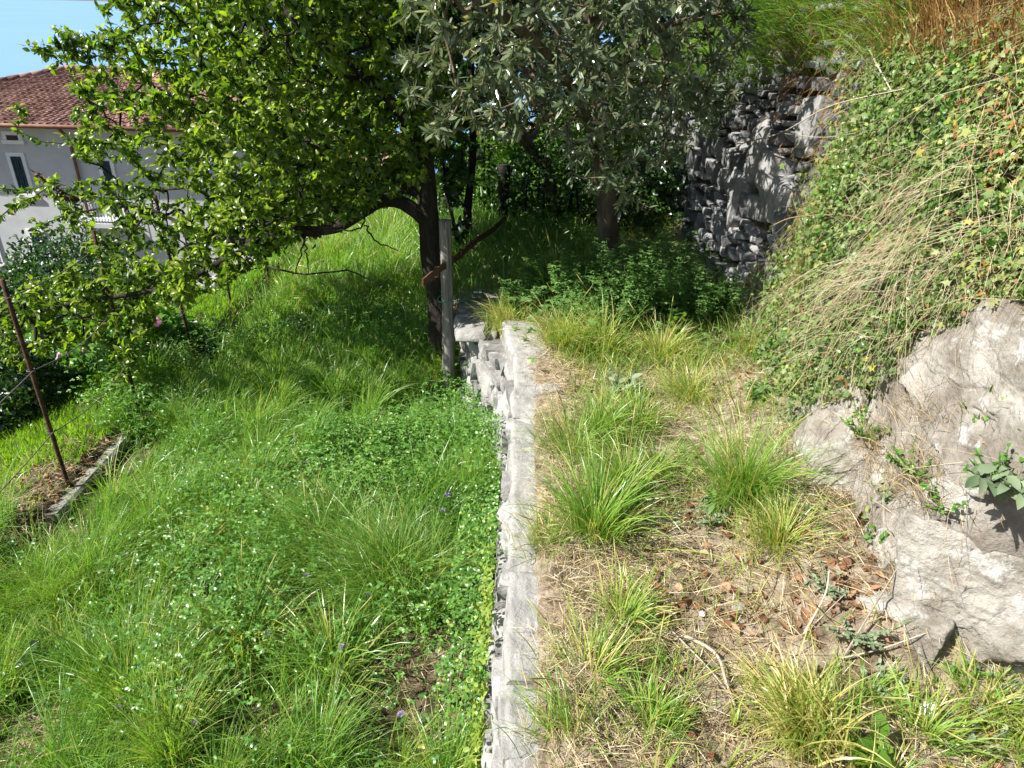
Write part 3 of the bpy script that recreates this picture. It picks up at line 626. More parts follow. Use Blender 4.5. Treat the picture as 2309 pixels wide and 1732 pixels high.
# ------------------------------------------------------------------ house
HY = 26.0; hx0, hx1, hz0, hz1 = -23.5, -9.3, -9.0, -2.35
house = thing('house', 'pale plastered house with hipped red tile roof and dark shutters', 'house', (-16, HY, hz0))
mb = MB(); box(mb, hx0, hx1, HY, HY + 10, hz0, hz1); mb.build('wall', M['plaster'], house, False)
def tile_slope(mb, A, B, C, D, nu, nc):
    """roof slope with eave A-B and ridge D-C, rolls running up the slope and courses stepping down it"""
    A, B, C, D = map(lambda a: np.array(a, float), (A, B, C, D)); nrm = norm(np.cross(B - A, D - A))
    u = np.linspace(0, 1, nu * 6 + 1); v = np.repeat(np.arange(nc + 1), 2)[1:-1] / nc
    vo = np.tile([.045, 0], nc); U, V = np.meshgrid(u, v); O = np.repeat(vo[:, None], len(u), 1)
    base = (A + (B - A) * U[..., None]) * (1 - V[..., None]) + (D + (C - D) * U[..., None]) * V[..., None]
    W = np.linalg.norm(B - A)
    xw = (base - A) @ norm(B - A)                                    # rolls keep one spacing along the eave direction
    hgt = .05 * np.maximum(0, np.sin(xw * 2 * np.pi / .24)) + O
    P = base + nrm * hgt[..., None]; i = np.arange(len(u) - 1)[None] + np.arange(len(v) - 1)[:, None] * len(u)
    tint = vnoise(np.stack([np.floor(xw.ravel() / .24), np.floor(V.ravel() * nc + .01), xw.ravel() * 0], 1) * 1.37, 1.0, 6)
    mb.add(P.reshape(-1, 3), np.stack([i, i + 1, i + 1 + len(u), i + len(u)], -1).reshape(-1, 4), None, tint)
ov = .6; e0, e1, ef, eb = hx0 - ov, hx1 + ov, HY - ov, HY + 10 + ov; ze = hz1 + .1; rz = ze + 1.3; ry = HY + 5; r0, r1 = hx0 + 5.2, hx1 - 5.2
roof = MB()
tile_slope(roof, (e0, ef, ze), (e1, ef, ze), (r1, ry, rz), (r0, ry, rz), 64, 16)
tile_slope(roof, (e0, eb, ze), (e0, ef, ze), (r0, ry, rz), (r0, ry + .01, rz), 44, 16)
tile_slope(roof, (e1, ef, ze), (e1, eb, ze), (r1, ry + .01, rz), (r1, ry, rz), 44, 16)
tile_slope(roof, (e1, eb, ze), (e0, eb, ze), (r0, ry, rz), (r1, ry, rz), 40, 8)
ro = roof.build('roof', M['tile'], house, False)
sf = MB(); box(sf, e0 + .02, e1 - .02, ef + .02, eb - .02, ze - .12, ze - .02); sf.build('eave_soffit', M['plaster'], house, False)
rc = MB()
for a, b in (((e0, ef, ze + .06), (r0, ry, rz + .06)), ((e1, ef, ze + .06), (r1, ry, rz + .06)), ((r0, ry, rz + .07), (r1, ry, rz + .07))):
    a, b = np.array(a), np.array(b); n = int(np.linalg.norm(b - a) / .42)
    for i in range(n):
        s0 = a + (b - a) * i / n; s1 = a + (b - a) * (i + 1.12) / n; tube(rc, [s0, s1], [.13, .10], 8, RNG.random())
rc.build('ridge_cap', M['tile'], house)
gt = MB(); tube(gt, [(e0, ef - .05, ze - .03), (e1, ef - .05, ze - .03)], .075, 8); gt.build('gutter', M['pipe'], house)
def hpt(px, py): return onY(px, py, HY)
def window(px0, py0, px1, py1, lab, shut=True, small=False):
    a = hpt(px0, py0); b = hpt(px1, py1); x0, x1 = a[0], b[0]; z1, z0 = a[2], b[2]; fr = MB(); w = .13
    box(fr, x0 - w, x1 + w, HY - .05, HY + .05, z1, z1 + w); box(fr, x0 - w, x0, HY - .05, HY + .05, z0, z1 - .002); box(fr, x1, x1 + w, HY - .05, HY + .05, z0, z1 - .002); box(fr, x0 - w - .05, x1 + w + .05, HY - .10, HY + .05, z0 - w, z0 - .002)
    wn = fr.build('window', M['white'], house, False)
    if lab: wn['label'] = lab
    g = MB(); box(g, x0, x1, HY - .022, HY - .004, z0, z1); gl = g.build('pane', M['glass'], wn, False)
    if shut:
        xm = (x0 + x1) / 2
        for (s0, s1) in ((x0 + .01, xm - .01), (xm + .01, x1 - .01)):
            s = MB(); box(s, s0, s0 + .06, HY - .075, HY - .03, z0, z1); box(s, s1 - .06, s1, HY - .075, HY - .03, z0, z1)
            for zz in (z0, (z0 + z1) / 2 - .04, z1 - .08): box(s, s0 + .061, s1 - .061, HY - .073, HY - .032, zz, zz + .08)
            n = int((z1 - z0) / .075)
            for k in range(n):
                zc = z0 + .05 + k * (z1 - z0 - .08) / n
                s.add([(s0 + .06, HY - .07, zc), (s1 - .06, HY - .07, zc), (s1 - .06, HY - .035, zc + .06), (s0 + .06, HY - .035, zc + .06)], [(0, 1, 2, 3)])
            so = s.build('shutter', M['shutter'], wn, False)
window(24, 352, 72, 436, None); window(68, 524, 112, 590, None); window(-32, 512, 2, 592, None); window(228, 362, 275, 482, 'tall balcony door behind closed shutters')
window(14, 304, 44, 316, 'small attic window under the eave', False)
dp = MB(); a = hpt(150, 300); b = hpt(190, 620); xx = a[0] + .1; tube(dp, [(xx, HY - .55, ze - .1), (xx, HY - .12, ze - .5), (xx, HY - .10, ze - .8), (xx, HY - .10, -8.8)], .055, 8); dp.build('downpipe', M['pipe'], house)
ba = hpt(172, 487); bb = hpt(285, 487); bl = MB(); box(bl, ba[0], bb[0], HY - .95, HY - .002, ba[2] - .16, ba[2]); bal = bl.build('balcony', M['plaster'], house, False)
rl = MB(); zr = ba[2] + .95
for yy_ in np.arange(HY - .9, HY - .05, .11): tube(rl, [(ba[0] + .04, yy_, ba[2]), (ba[0] + .04, yy_, zr)], .012, 4); tube(rl, [(bb[0] - .04, yy_, ba[2]), (bb[0] - .04, yy_, zr)], .012, 4)
for x in np.arange(ba[0] + .04, bb[0] - .03, .11):
    tube(rl, [(x, HY - .9, ba[2]), (x, HY - .9, zr)], .012, 4); a = np.linspace(0, np.pi * 1.5, 8); tube(rl, np.stack([x + .04 * np.cos(a), np.full(8, HY - .905), ba[2] + .10 + .05 * np.sin(a)], 1), .008, 4, cap=False)
for z in (ba[2] + .05, zr): tube(rl, [(ba[0] + .04, HY - .05, z), (ba[0] + .04, HY - .9, z), (bb[0] - .04, HY - .9, z), (bb[0] - .04, HY - .05, z)], .016, 4)
rl.build('railing', M['iron'], bal)
mb = MB(); box(mb, hx0 - .02, hx1 + .02, HY - .04, HY + .06, hz0, hz0 + 1.15); pl_ = mb.build('plinth', M['terracotta'], house, False)
# second roof glimpsed through the branches far right
sh = thing('shed', 'distant shed with faded tile roof glimpsed through the plum branches', 'shed', onY(842, 400, 20.0)); c = onY(842, 385, 20.0)
mb = MB(); tile_slope(mb, c + np.array([-.9, 0, 0]), c + np.array([1.2, 0, 0]), c + np.array([1.2, 1.6, .8]), c + np.array([-.9, 1.6, .8]), 9, 5); mb.build('roof', M['tile'], sh, False)
mb = MB(); box(mb, c[0] - .7, c[0] + 1.0, c[1] + .15, c[1] + 1.6, c[2] - 4, c[2] - .02); mb.build('wall', M['plaster'], sh, False)

# ------------------------------------------------------------------ trees
def poly_in(poly, x, y):
    poly = np.asarray(poly, float); r = np.zeros(len(x), bool); j = len(poly) - 1
    for i in range(len(poly)):
        xi, yi = poly[i]; xj, yj = poly[j]
        r ^= ((yi > y) != (yj > y)) & (x < (xj - xi) * (y - yi) / (yj - yi + 1e-9) + xi); j = i
    return r
def sample_crown(poly, n, yfun, dens=None):
    poly = np.asarray(poly, float); lo, hi = poly.min(0), poly.max(0); out = []
    while len(out) < n:
        x = RNG.uniform(lo[0], hi[0], 4 * n); y = RNG.uniform(lo[1], hi[1], 4 * n); k = poly_in(poly, x, y)
        if dens is not None: k &= RNG.random(4 * n) * 1.6 < dens(x, y)
        for a, b in zip(x[k], y[k]):
            y0, y1 = yfun(a, b); out.append(onY(a, b, RNG.uniform(y0, y1)))
            if len(out) >= n: break
    return np.array(out)
class Tree:
    def __init__(s): s.pos = []; s.par = []; s.rad = []
    def limb(s, pts, r0, r1, parent=-1, n=16):
        pts = smooth_line(pts, n); jit = RNG.normal(0, .008, pts.shape); jit[0] = 0; pts = pts + jit; first = len(s.pos)
        if parent == -2: parent = int(np.argmin(np.linalg.norm(np.array(s.pos) - pts[0], axis=1)))
        for i, p in enumerate(pts): s.pos.append(p); s.par.append(parent if i == 0 else len(s.pos) - 2); s.rad.append(r0 + (r1 - r0) * i / (n - 1))
        return first
    def grow(s, targets, step=.09, wig=.25, up=.0):
        P = np.array(s.pos); d0 = np.array([np.min(np.linalg.norm(P - t, axis=1)) for t in targets])
        pos = np.zeros((len(P) + 60 * len(targets), 3)); pos[:len(P)] = P; n = len(P); s.tw0 = n
        for t in targets[np.argsort(d0)]:
            d = np.linalg.norm(pos[:n] - t, axis=1); k = int(np.argmin(d)); m = max(2, min(50, int(d[k] / step)))
            a = pos[k]; w = RNG.normal(0, wig, 3) * d[k] * .5; w[2] += up * d[k]
            for i in range(1, m + 1):
                f = i / m; pos[n] = a + (t - a) * f + w * f * (1 - f) * 2; s.pos.append(pos[n].copy()); s.par.append(k if i == 1 else n - 1); s.rad.append(0); n += 1
        s.pos_a = pos[:n]; par = np.array(s.par); cnt = np.zeros(n); has = np.zeros(n, bool); has[par[par >= 0]] = True; cnt[~has] = 1
        for i in range(n - 1, -1, -1):
            if par[i] >= 0: cnt[par[i]] += cnt[i]
        s.cnt = cnt; s.para = par
    def wood(s, tip=.0022, expo=.48):
        r = np.maximum(np.array(s.rad), 0); tw = r == 0; r[tw] = tip * s.cnt[tw] ** expo; return r
    def twig_edges(s, maxcnt=3):
        i = np.arange(s.tw0, len(s.pos_a)); i = i[s.cnt[i] <= maxcnt]; return s.pos_a[s.para[i]], s.pos_a[i]
def build_tree(name, label, tree, base, bark, limb_lists, leafset, cat='tree', twigmat=None, extra=None):
    root = thing(name, label, cat, base); mb = MB()
    for pts, r0, r1, k in limb_lists: tube(mb, smooth_line(pts, 26), np.linspace(r0, r1, 26), k, .5, True, .16, len(mb.v))
    r = tree.wood(); i = np.arange(tree.tw0, len(tree.pos_a)); frustums(mb, tree.pos_a[tree.para[i]], tree.pos_a[i], np.minimum(r[tree.para[i]], r[i] * 1.25), r[i], 4, .35)
    mb.build('trunk', bark, root); leafset(root); return root
def twig_leaves(e0, e1, per, rng_len, aspect, kind, mb, tint, droop=(.2, 1.0), spread=1.0, downw=.3, upn=.6, fold=(.1, .6)):
    n = len(e0) * per; a = np.repeat(e0, per, 0); b = np.repeat(e1, per, 0); f = RNG.random(n)[:, None]; pos = a + (b - a) * f
    ax = norm(norm(b - a) * .55 + sphere_dirs(n, RNG) * spread + np.array([0, 0, -downw])); nr = sphere_dirs(n, RNG) + np.array([-.15, -.05, upn])
    L = RNG.uniform(*rng_len, n) * np.where(RNG.random(n) < .15, .6, 1)
    leaves(mb, pos, ax, nr, L, L * aspect * RNG.uniform(.8, 1.15, n), tint(pos, n), kind, RNG.uniform(*fold, n), RNG.uniform(*droop, n))
def tint_f(sc, seed, amp=.55, j=.22, lo=.1):
    return lambda pos, n: np.clip(lo + amp * (fbm(pos, sc, 2, seed) - .2) * 1.3 + RNG.normal(0, j, n), 0, 1)

# plum tree beside the post
TBY = 4.45
tb = onY(1000, 812, TBY); tb[2] = zlow(tb[:1], tb[1:2])[0] - .1
trunk = [tb, onY(990, 690, TBY), onY(972, 560, TBY), onY(966, 480, TBY), onY(960, 400, TBY), onY(958, 320, 4.5), onY(975, 200, 4.6), onY(960, 40, 4.7), onY(930, -160, 4.8)]
lA = [onY(968, 505, TBY), onY(940, 478, 4.42), onY(900, 455, 4.40), onY(858, 452, 4.38), onY(815, 480, 4.35), onY(760, 512, 4.3), onY(700, 522, 4.3), onY(640, 520, 4.35), onY(590, 545, 4.3), onY(520, 540, 4.4)]
lB = [onY(962, 445, TBY), onY(930, 425, 4.5), onY(895, 420, 4.6), onY(840, 395, 4.7), onY(740, 340, 4.8), onY(620, 300, 4.9), onY(480, 250, 5.0), onY(350, 200, 5.1)]
lC = [onY(962, 350, 4.48), onY(900, 250, 4.3), onY(800, 150, 4.2), onY(680, 60, 4.2), onY(560, -60, 4.3)]
lD = [onY(590, 545, 4.3), onY(500, 590, 4.15), onY(400, 640, 4.05), onY(290, 665, 4.0), onY(180, 680, 4.0), onY(80, 705, 4.0)]
lE = [onY(520, 540, 4.4), onY(440, 520, 4.6), onY(330, 470, 4.8), onY(230, 470, 4.9), onY(150, 488, 5.0)]
lF = [onY(740, 340, 4.8), onY(600, 400, 5.2), onY(450, 420, 5.5), onY(340, 430, 5.6)]
lG = [onY(965, 200, 4.6), onY(880, 100, 5.1), onY(760, 60, 5.4), onY(620, 40, 5.6), onY(420, 60, 5.7)]
plum = Tree(); plum.limb(trunk, .085, .03)
limbs = [(trunk, .085, .03, 14), (lA, .052, .022, 10), (lB, .048, .014, 10), (lC, .04, .012, 9), (lD, .024, .007, 8), (lE, .018, .005, 8), (lF, .02, .008, 8), (lG, .032, .01, 8)]
for pts, r0, r1, k in limbs[1:]: plum.limb(pts, r0, r1, -2)
crown = [(30, 330), (70, 240), (170, 215), (75, 115), (140, 65), (215, 85), (250, 10), (330, -100), (500, -230), (860, -260), (1000, -120), (1020, 250), (965, 400), (880, 452), (770, 515), (650, 548), (565, 620), (470, 655), (345, 705), (315, 850), (275, 850), (235, 760), (120, 790), (40, 840), (-60, 800), (-40, 690), (70, 640), (190, 590), (130, 530), (40, 520), (-60, 500), (-40, 430), (150, 400), (140, 340)]
def pl_d(x, y):
    d = np.clip(.10 + (x - 40) / 620, .12, 1); d = np.where((x < 420) & (y > 270) & (y < 560), d * .75, d); d = np.where((x < 300) & (y < 260) & (y > 40), d * 1.25, d); d = np.where((y > 590), np.maximum(d * .85, .85), d); d = np.where((y > 400) & (y < 560) & (x > 480) & (x < 900), 1.6, d)
    return np.where((x < 175) & (y > 225) & (y < 410), d * .25, d)
def pl_y(x, y):
    c = 4.75; hw = np.interp(x, [-60, 150, 500, 950], [.45, .6, 1.15, .75]); hw = hw * (0.6 if y > 520 else 1); c = c - (.45 if y > 560 else 0); return c - hw, c + hw
tg = sample_crown(crown, 3500, pl_y, pl_d)
extra = np.array([onY(68, 104, 4.9), onY(100, 128, 4.85), onY(132, 70, 4.9), onY(175, 80, 5.0), onY(228, 12, 5.0), onY(240, 30, 4.9), onY(36, 240, 4.8), onY(60, 250, 4.8), onY(35, 295, 4.7), onY(95, 320, 4.7), onY(5, 425, 4.8), onY(45, 430, 4.8), onY(8, 730, 4.0), onY(30, 770, 4.0), onY(60, 800, 4.0), onY(275, 845, 4.0), onY(300, 820, 4.05), onY(290, 770, 4.05)])
plum.grow(np.concatenate([tg, extra]), .08, .3, .1)
bare = [[onY(690, 520, 4.3), onY(682, 560, 4.25), onY(672, 600, 4.2), onY(660, 622, 4.2)], [onY(686, 530, 4.3), onY(692, 570, 4.2), onY(697, 615, 4.2)],
        [onY(600, 600, 4.2), onY(640, 612, 4.15), onY(700, 620, 4.1), onY(770, 612, 4.1), onY(820, 622, 4.1), onY(850, 640, 4.1), onY(862, 660, 4.1)], [onY(825, 475, 4.35), onY(815, 510, 4.3), onY(780, 520, 4.25), onY(755, 518, 4.2)], [onY(820, 505, 4.3), onY(850, 545, 4.3), onY(900, 565, 4.3)],
        [onY(560, 585, 4.2), onY(600, 600, 4.2)], [onY(440, 520, 4.6), onY(445, 570, 4.6), onY(520, 600, 4.5), onY(600, 608, 4.4)]]
def plum_leaves(root):
    e0, e1 = plum.twig_edges(4); mb = MB(); k = RNG.random(len(e0)) < .97
    twig_leaves(e0[k], e1[k], 11, (.034, .066), .43, 'broad', mb, tint_f(1.6, 61, .8, .22, .22), (.2, 1.2), .9, .22, .7)
    tips = ~np.isin(np.arange(len(plum.pos_a)), plum.para); tp = plum.pos_a[tips & (np.arange(len(plum.pos_a)) >= plum.tw0)]
    n = len(tp) * 6; pos = np.repeat(tp, 6, 0) + RNG.normal(0, .02, (n, 3)); leaves(mb, pos, sphere_dirs(n, RNG) + np.array([-.4, -.2, .2]), sphere_dirs(n, RNG) + np.array([0, 0, .8]), RNG.uniform(.04, .07, n), RNG.uniform(.018, .03, n), np.clip(RNG.normal(.8, .15, n), 0, 1), 'broad', .4, RNG.uniform(.3, 1.1, n))
    mb.build('crown', M['plum'], root)
    mb = MB()
    for pts in bare: tube(mb, smooth_line(pts, 14) + RNG.normal(0, .006, (14, 3)), np.linspace(.007, .003, 14), 5)
    mb.build('bare_twigs', M['bark'], root)
    mb = MB()                                                     # browned twig at the left, yellow leaves at the end of the low branch
    tw = [smooth_line([onY(300, 470, 4.9), onY(180, 450, 4.85), onY(100, 440, 4.8), onY(40, 465, 4.8), onY(-20, 500, 4.8)], 16), smooth_line([onY(180, 450, 4.85), onY(110, 415, 4.8), onY(82, 388, 4.8)], 10), smooth_line([onY(160, 490, 4.85), onY(125, 425, 4.8)], 8)]
    for t_ in tw:
        tube(mb, t_, np.linspace(.005, .002, len(t_)), 4, .1); twig_leaves(t_[:-1], t_[1:], 6, (.035, .06), .3, 'broad', mb, lambda p, n: RNG.uniform(0, .35, n), (.8, 1.6), .7, .8, .2)
    mb.build('withered_twig', M['deadleaf'], root)
    mb = MB(); c = np.array([onY(412, 672, 4.05), onY(425, 600, 4.1), onY(440, 610, 4.1), onY(418, 660, 4.05), onY(800, 618, 4.1), onY(745, 618, 4.12), onY(838, 640, 4.1)]); n = 34
    pos = c[RNG.choice(7, n, p=[.34, .15, .15, .2, .06, .05, .05])] + RNG.normal(0, .018, (n, 3)); leaves(mb, pos, sphere_dirs(n, RNG) * .5 + np.array([0, 0, -.8]), sphere_dirs(n, RNG), RNG.uniform(.05, .08, n), RNG.uniform(.028, .04, n), RNG.uniform(.2, .9, n), 'broad', .3, .6)
    mb.build('yellowed_leaves', M['yellowvine'], root)
build_tree('plum_tree', 'plum tree with spreading low crown and black forked trunk behind the grey post', plum, tb, M['bark'], limbs, plum_leaves)

# olive on the terrace
ob = onf(1378, 596, zter); OY = ob[1]
ot = [ob - np.array([0, 0, .08]), onY(1370, 500, OY), onY(1362, 400, OY), onY(1350, 300, OY - .05), onY(1345, 180, OY - .15), onY(1330, 40, OY - .25), onY(1300, -160, OY - .3)]
oA = [onY(1355, 340, OY), onY(1290, 200, OY - .7), onY(1200, 90, OY - 1.2), onY(1100, 10, OY - 1.5), onY(980, -60, OY - 1.7)]
oB = [onY(1348, 250, OY - .1), onY(1420, 120, OY - .5), onY(1500, 60, OY - .8), onY(1590, 40, OY - .9)]
oC = [onY(1345, 190, OY - .15), onY(1260, 120, OY + .4), onY(1120, 60, OY + .8), onY(1000, 40, OY + 1)]
oD = [onY(1335, 80, OY - .2), onY(1350, -40, OY - 1.0), onY(1330, -160, OY - 1.5), onY(1280, -260, OY - 1.7)]
olive = Tree(); olive.limb(ot, .085, .035); ol = [(ot, .085, .035, 14), (oA, .04, .012, 9), (oB, .035, .012, 9), (oC, .032, .01, 9), (oD, .035, .012, 8)]
for pts, r0, r1, k in ol[1:]: olive.limb(pts, r0, r1, -2)
ocr = [(905, -60), (960, -200), (1350, -280), (1700, -240), (1700, 60), (1672, 200), (1610, 300), (1540, 360), (1480, 390), (1400, 430), (1335, 420), (1290, 370), (1210, 300), (1120, 315), (1060, 290), (980, 330), (910, 300), (900, 120)]
def ol_y(x, y): a = np.interp(x, [900, 1100, 1400, 1700], [3.6, 3.1, 3.3, 3.9]); return a, a + np.interp(x, [900, 1200, 1700], [1.6, 2.6, 1.6])
og = sample_crown(ocr, 1500, ol_y, lambda x, y: np.where(y > 280, .55, 1))
og = np.concatenate([og, np.array([onY(1345, 432, 3.5), onY(1320, 420, 3.5), onY(1400, 430, 3.5), onY(1430, 440, 3.6), onY(1360, 400, 3.5), onY(1290, 400, 3.6), onY(1400, 470, 3.55), onY(1460, 470, 3.8)])]); olive.grow(og, .07, .35, -.15)
def olive_leaves(root):
    e0, e1 = olive.twig_edges(4); mb = MB()
    twig_leaves(e0, e1, 9, (.045, .078), .24, 'lance', mb, tint_f(1.4, 71, .5, .2, .22), (0, .35), .75, .15, .35, (-.1, .35)); mb.build('crown', M['olive'], root)
build_tree('olive_tree', 'olive tree with narrow silvery leaves growing on the upper terrace', olive, ob, M['bark_olive'], ol, olive_leaves)

def simple_tree(name, label, base, trunk_pts, r0, r1, crownpoly, yr, n, per, ll, asp, kind, mat, tseed, bark='bark', extra_limbs=(), dens=None, maxcnt=4, cat='tree', group=None, downw=.25):
    t = Tree(); t.limb(trunk_pts, r0, r1); L = [(trunk_pts, r0, r1, 10)]
    for pts, a, b in extra_limbs: t.limb(pts, a, b, -2); L.append((pts, a, b, 8))
    yf = yr if callable(yr) else (lambda x, y: yr)
    t.grow(sample_crown(crownpoly, int(n * 2.2), yf, dens), .12, .3, .05)
    def lf(root):
        e0, e1 = t.twig_edges(maxcnt); mb = MB(); twig_leaves(e0, e1, int(per * 1.25), (ll[0] * 1.15, ll[1] * 1.3), asp, kind, mb, tint_f(1.3, tseed, .8, .2, .12), (.1, .9), .95, downw, .6); mb.build('crown', mat, root)
    o = build_tree(name, label, t, base, M[bark], L, lf, cat)
    if group: o['group'] = group
    return o
# slim trees behind the plum
b = onz(1062, 645, -.45); Y = b[1]
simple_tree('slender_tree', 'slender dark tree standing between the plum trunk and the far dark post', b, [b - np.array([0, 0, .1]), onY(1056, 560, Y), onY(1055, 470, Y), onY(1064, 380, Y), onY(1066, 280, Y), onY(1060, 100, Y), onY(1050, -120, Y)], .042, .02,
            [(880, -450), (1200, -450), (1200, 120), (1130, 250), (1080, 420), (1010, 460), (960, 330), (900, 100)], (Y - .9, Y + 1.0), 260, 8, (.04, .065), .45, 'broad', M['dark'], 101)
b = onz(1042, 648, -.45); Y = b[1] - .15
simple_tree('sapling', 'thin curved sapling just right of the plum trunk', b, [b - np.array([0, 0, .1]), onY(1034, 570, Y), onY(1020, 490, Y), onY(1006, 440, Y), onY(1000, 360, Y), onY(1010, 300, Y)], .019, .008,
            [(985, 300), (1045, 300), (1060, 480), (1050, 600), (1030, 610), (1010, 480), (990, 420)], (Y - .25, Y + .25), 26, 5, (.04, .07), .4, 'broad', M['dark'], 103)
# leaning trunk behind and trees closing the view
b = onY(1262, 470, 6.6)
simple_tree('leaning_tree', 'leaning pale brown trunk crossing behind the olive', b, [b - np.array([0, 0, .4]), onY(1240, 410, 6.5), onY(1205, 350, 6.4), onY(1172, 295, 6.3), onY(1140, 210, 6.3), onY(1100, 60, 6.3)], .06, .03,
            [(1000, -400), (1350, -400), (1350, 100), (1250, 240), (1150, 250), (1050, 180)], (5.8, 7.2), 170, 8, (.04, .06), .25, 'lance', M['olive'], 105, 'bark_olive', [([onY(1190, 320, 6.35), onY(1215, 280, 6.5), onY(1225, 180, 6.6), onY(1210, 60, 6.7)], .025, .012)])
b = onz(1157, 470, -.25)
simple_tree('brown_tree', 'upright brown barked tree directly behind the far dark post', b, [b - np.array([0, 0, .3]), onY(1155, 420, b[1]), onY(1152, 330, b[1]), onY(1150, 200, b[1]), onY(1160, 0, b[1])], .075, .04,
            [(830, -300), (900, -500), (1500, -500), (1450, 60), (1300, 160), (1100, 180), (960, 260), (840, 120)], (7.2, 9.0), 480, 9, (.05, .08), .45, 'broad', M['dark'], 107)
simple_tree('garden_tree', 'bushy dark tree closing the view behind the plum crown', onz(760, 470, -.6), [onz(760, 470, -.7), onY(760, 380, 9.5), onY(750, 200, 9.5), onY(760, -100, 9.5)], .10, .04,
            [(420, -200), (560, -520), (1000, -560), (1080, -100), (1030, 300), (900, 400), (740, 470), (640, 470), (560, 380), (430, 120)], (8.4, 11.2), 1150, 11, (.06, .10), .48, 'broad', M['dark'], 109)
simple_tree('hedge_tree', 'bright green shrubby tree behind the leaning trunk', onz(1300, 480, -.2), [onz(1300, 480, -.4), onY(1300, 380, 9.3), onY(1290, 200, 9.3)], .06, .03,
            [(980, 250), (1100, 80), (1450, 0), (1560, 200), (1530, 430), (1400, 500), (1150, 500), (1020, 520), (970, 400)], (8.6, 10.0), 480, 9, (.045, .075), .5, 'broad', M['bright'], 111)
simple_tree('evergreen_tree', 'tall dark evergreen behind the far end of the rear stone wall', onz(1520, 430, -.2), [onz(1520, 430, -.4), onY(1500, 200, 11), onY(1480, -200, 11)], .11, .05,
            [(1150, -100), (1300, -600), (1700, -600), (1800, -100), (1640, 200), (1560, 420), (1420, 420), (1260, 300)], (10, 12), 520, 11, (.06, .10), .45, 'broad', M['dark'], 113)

# ------------------------------------------------------------------ shrubs of the lower garden
def shrub(name, label, ctr, rad, n, ll, asp, kind, mat, seed, group=None, cat='shrub', hollow=.35, up=.4, stems=9):
    ctr = np.array(ctr, float); rad = np.array(rad, float)
    if len(ctr) == 2: ctr = onf(ctr[0], ctr[1], zlow) + np.array([0, rad[1] * .6, rad[2] * .85])
    root = thing(name, label, cat, ctr - np.array([0, 0, rad[2]]), group)
    d = sphere_dirs(n, RNG); r = RNG.uniform(hollow, 1, n) ** .6; lump = .72 + .6 * (fbm(d * 1.0 + seed, 2.3, 2, seed)); pos = ctr + d * (r * lump)[:, None] * rad
    k = pos[:, 2] > np.where(pos[:, 0] > -3, -9, zlow(pos[:, 0], pos[:, 1]) - .02); pos = pos[k]; d = d[k]; n = len(pos); mb = MB()
    L = RNG.uniform(*ll, n); leaves(mb, pos, norm(d * .6 + sphere_dirs(n, RNG) * .9 + np.array([0, 0, up * .3])), norm(d * .7 + sphere_dirs(n, RNG) * .7 + np.array([0, 0, up])), L, L * asp, np.clip(.15 + .8 * fbm(pos, 5, 2, seed) + RNG.normal(0, .18, n) - .1, 0, 1), kind, RNG.uniform(0, .5, n), RNG.uniform(0, .8, n))
    mb.build('foliage', mat, root); mb = MB()
    for i in range(stems):
        a = sphere_dirs(1, RNG)[0]; a[2] = abs(a[2]) + .4; b0 = ctr - np.array([0, 0, rad[2] * .95]); b0 = b0 + np.array([a[0], a[1], 0]) * .15 * rad
        tube(mb, smooth_line([b0, b0 + a * rad * .6, ctr + a * rad * .7], 7), np.linspace(.018, .006, 7), 5)
    mb.build('stems', M['bark'], root); return root
def gz(x, y): return float(zlow(np.array([x]), np.array([y]))[0])
def sh_at(px, py, Y, rad): p = onY(px, py, Y); return p
shrub('camellia_bush', 'round glossy dark bush in front of the house wall', onY(165, 655, 9.5), (1.0, .8, .85), 6500, (.05, .085), .5, 'oval', M['dark'], 3)
shrub('camellia_bush', 'dark bush at the left edge under the house plinth', onY(20, 760, 9.0), (.85, .8, .72), 5000, (.05, .085), .5, 'oval', M['dark'], 5)
shrub('hedge', 'deep shaded hedge filling the gap behind the fence wires', (190, 775), (1.5, .5, .50), 8000, (.05, .08), .5, 'oval', M['dark'], 7)
shrub('hedge', 'dark hedge beside the end of the curved garden wall', (225, 765), (.34, .3, .30), 2000, (.05, .08), .5, 'oval', M['dark'], 9)
shrub('rose_bush', 'leafy low shrub at the left edge above the bright lawn', (50, 905), (.5, .36, .30), 3600, (.035, .06), .55, 'broad', M['herb'], 11)
shrub('rose_bush', 'dark low shrub at the left edge casting shade on the lawn', (0, 985), (.42, .34, .32), 3600, (.035, .06), .55, 'broad', M['dark'], 13)
hyd = shrub('hydrangea', 'hydrangea with pale pink flower heads beside the lawn', (160, 872), (.42, .33, .24), 3000, (.05, .085), .6, 'broad', M['herb'], 15)
hyd2 = shrub('hydrangea', 'hydrangea with bright mauve pink flowers below the curved garden wall', (322, 803), (.30, .28, .17), 1900, (.05, .085), .6, 'broad', M['herb'], 17)
def flower_head(root, c, r, lo, hi):
    mb = MB(); n = 90; d = sphere_dirs(n, RNG); d[:, 2] = np.abs(d[:, 2]) * .8; pos = c + d * r * RNG.uniform(.85, 1.05, (n, 1))
    leaves(mb, pos, norm(np.cross(d, sphere_dirs(n, RNG))), d, np.full(n, r * .55), np.full(n, r * .5), RNG.uniform(lo, hi, n), 'oval', .1, .2); mb.build('flower_head', M['petal'], root)
def on_shrub(root, px, py):
    t = np.linspace(3, 9, 400); P = CAM + ray(px, py)[None] * t[:, None]; c = np.array(root.location); return P[np.argmin(np.hypot(P[:, 0] - c[0], P[:, 1] - (c[1] - .28)))]
for px, py, Y, r in [(187, 798, 5.72, .055), (140, 803, 5.75, .045), (157, 815, 5.7, .03), (182, 832, 5.6, .06), (86, 868, 5.6, .03)]: flower_head(hyd, on_shrub(hyd, px, py), r, .55, 1)
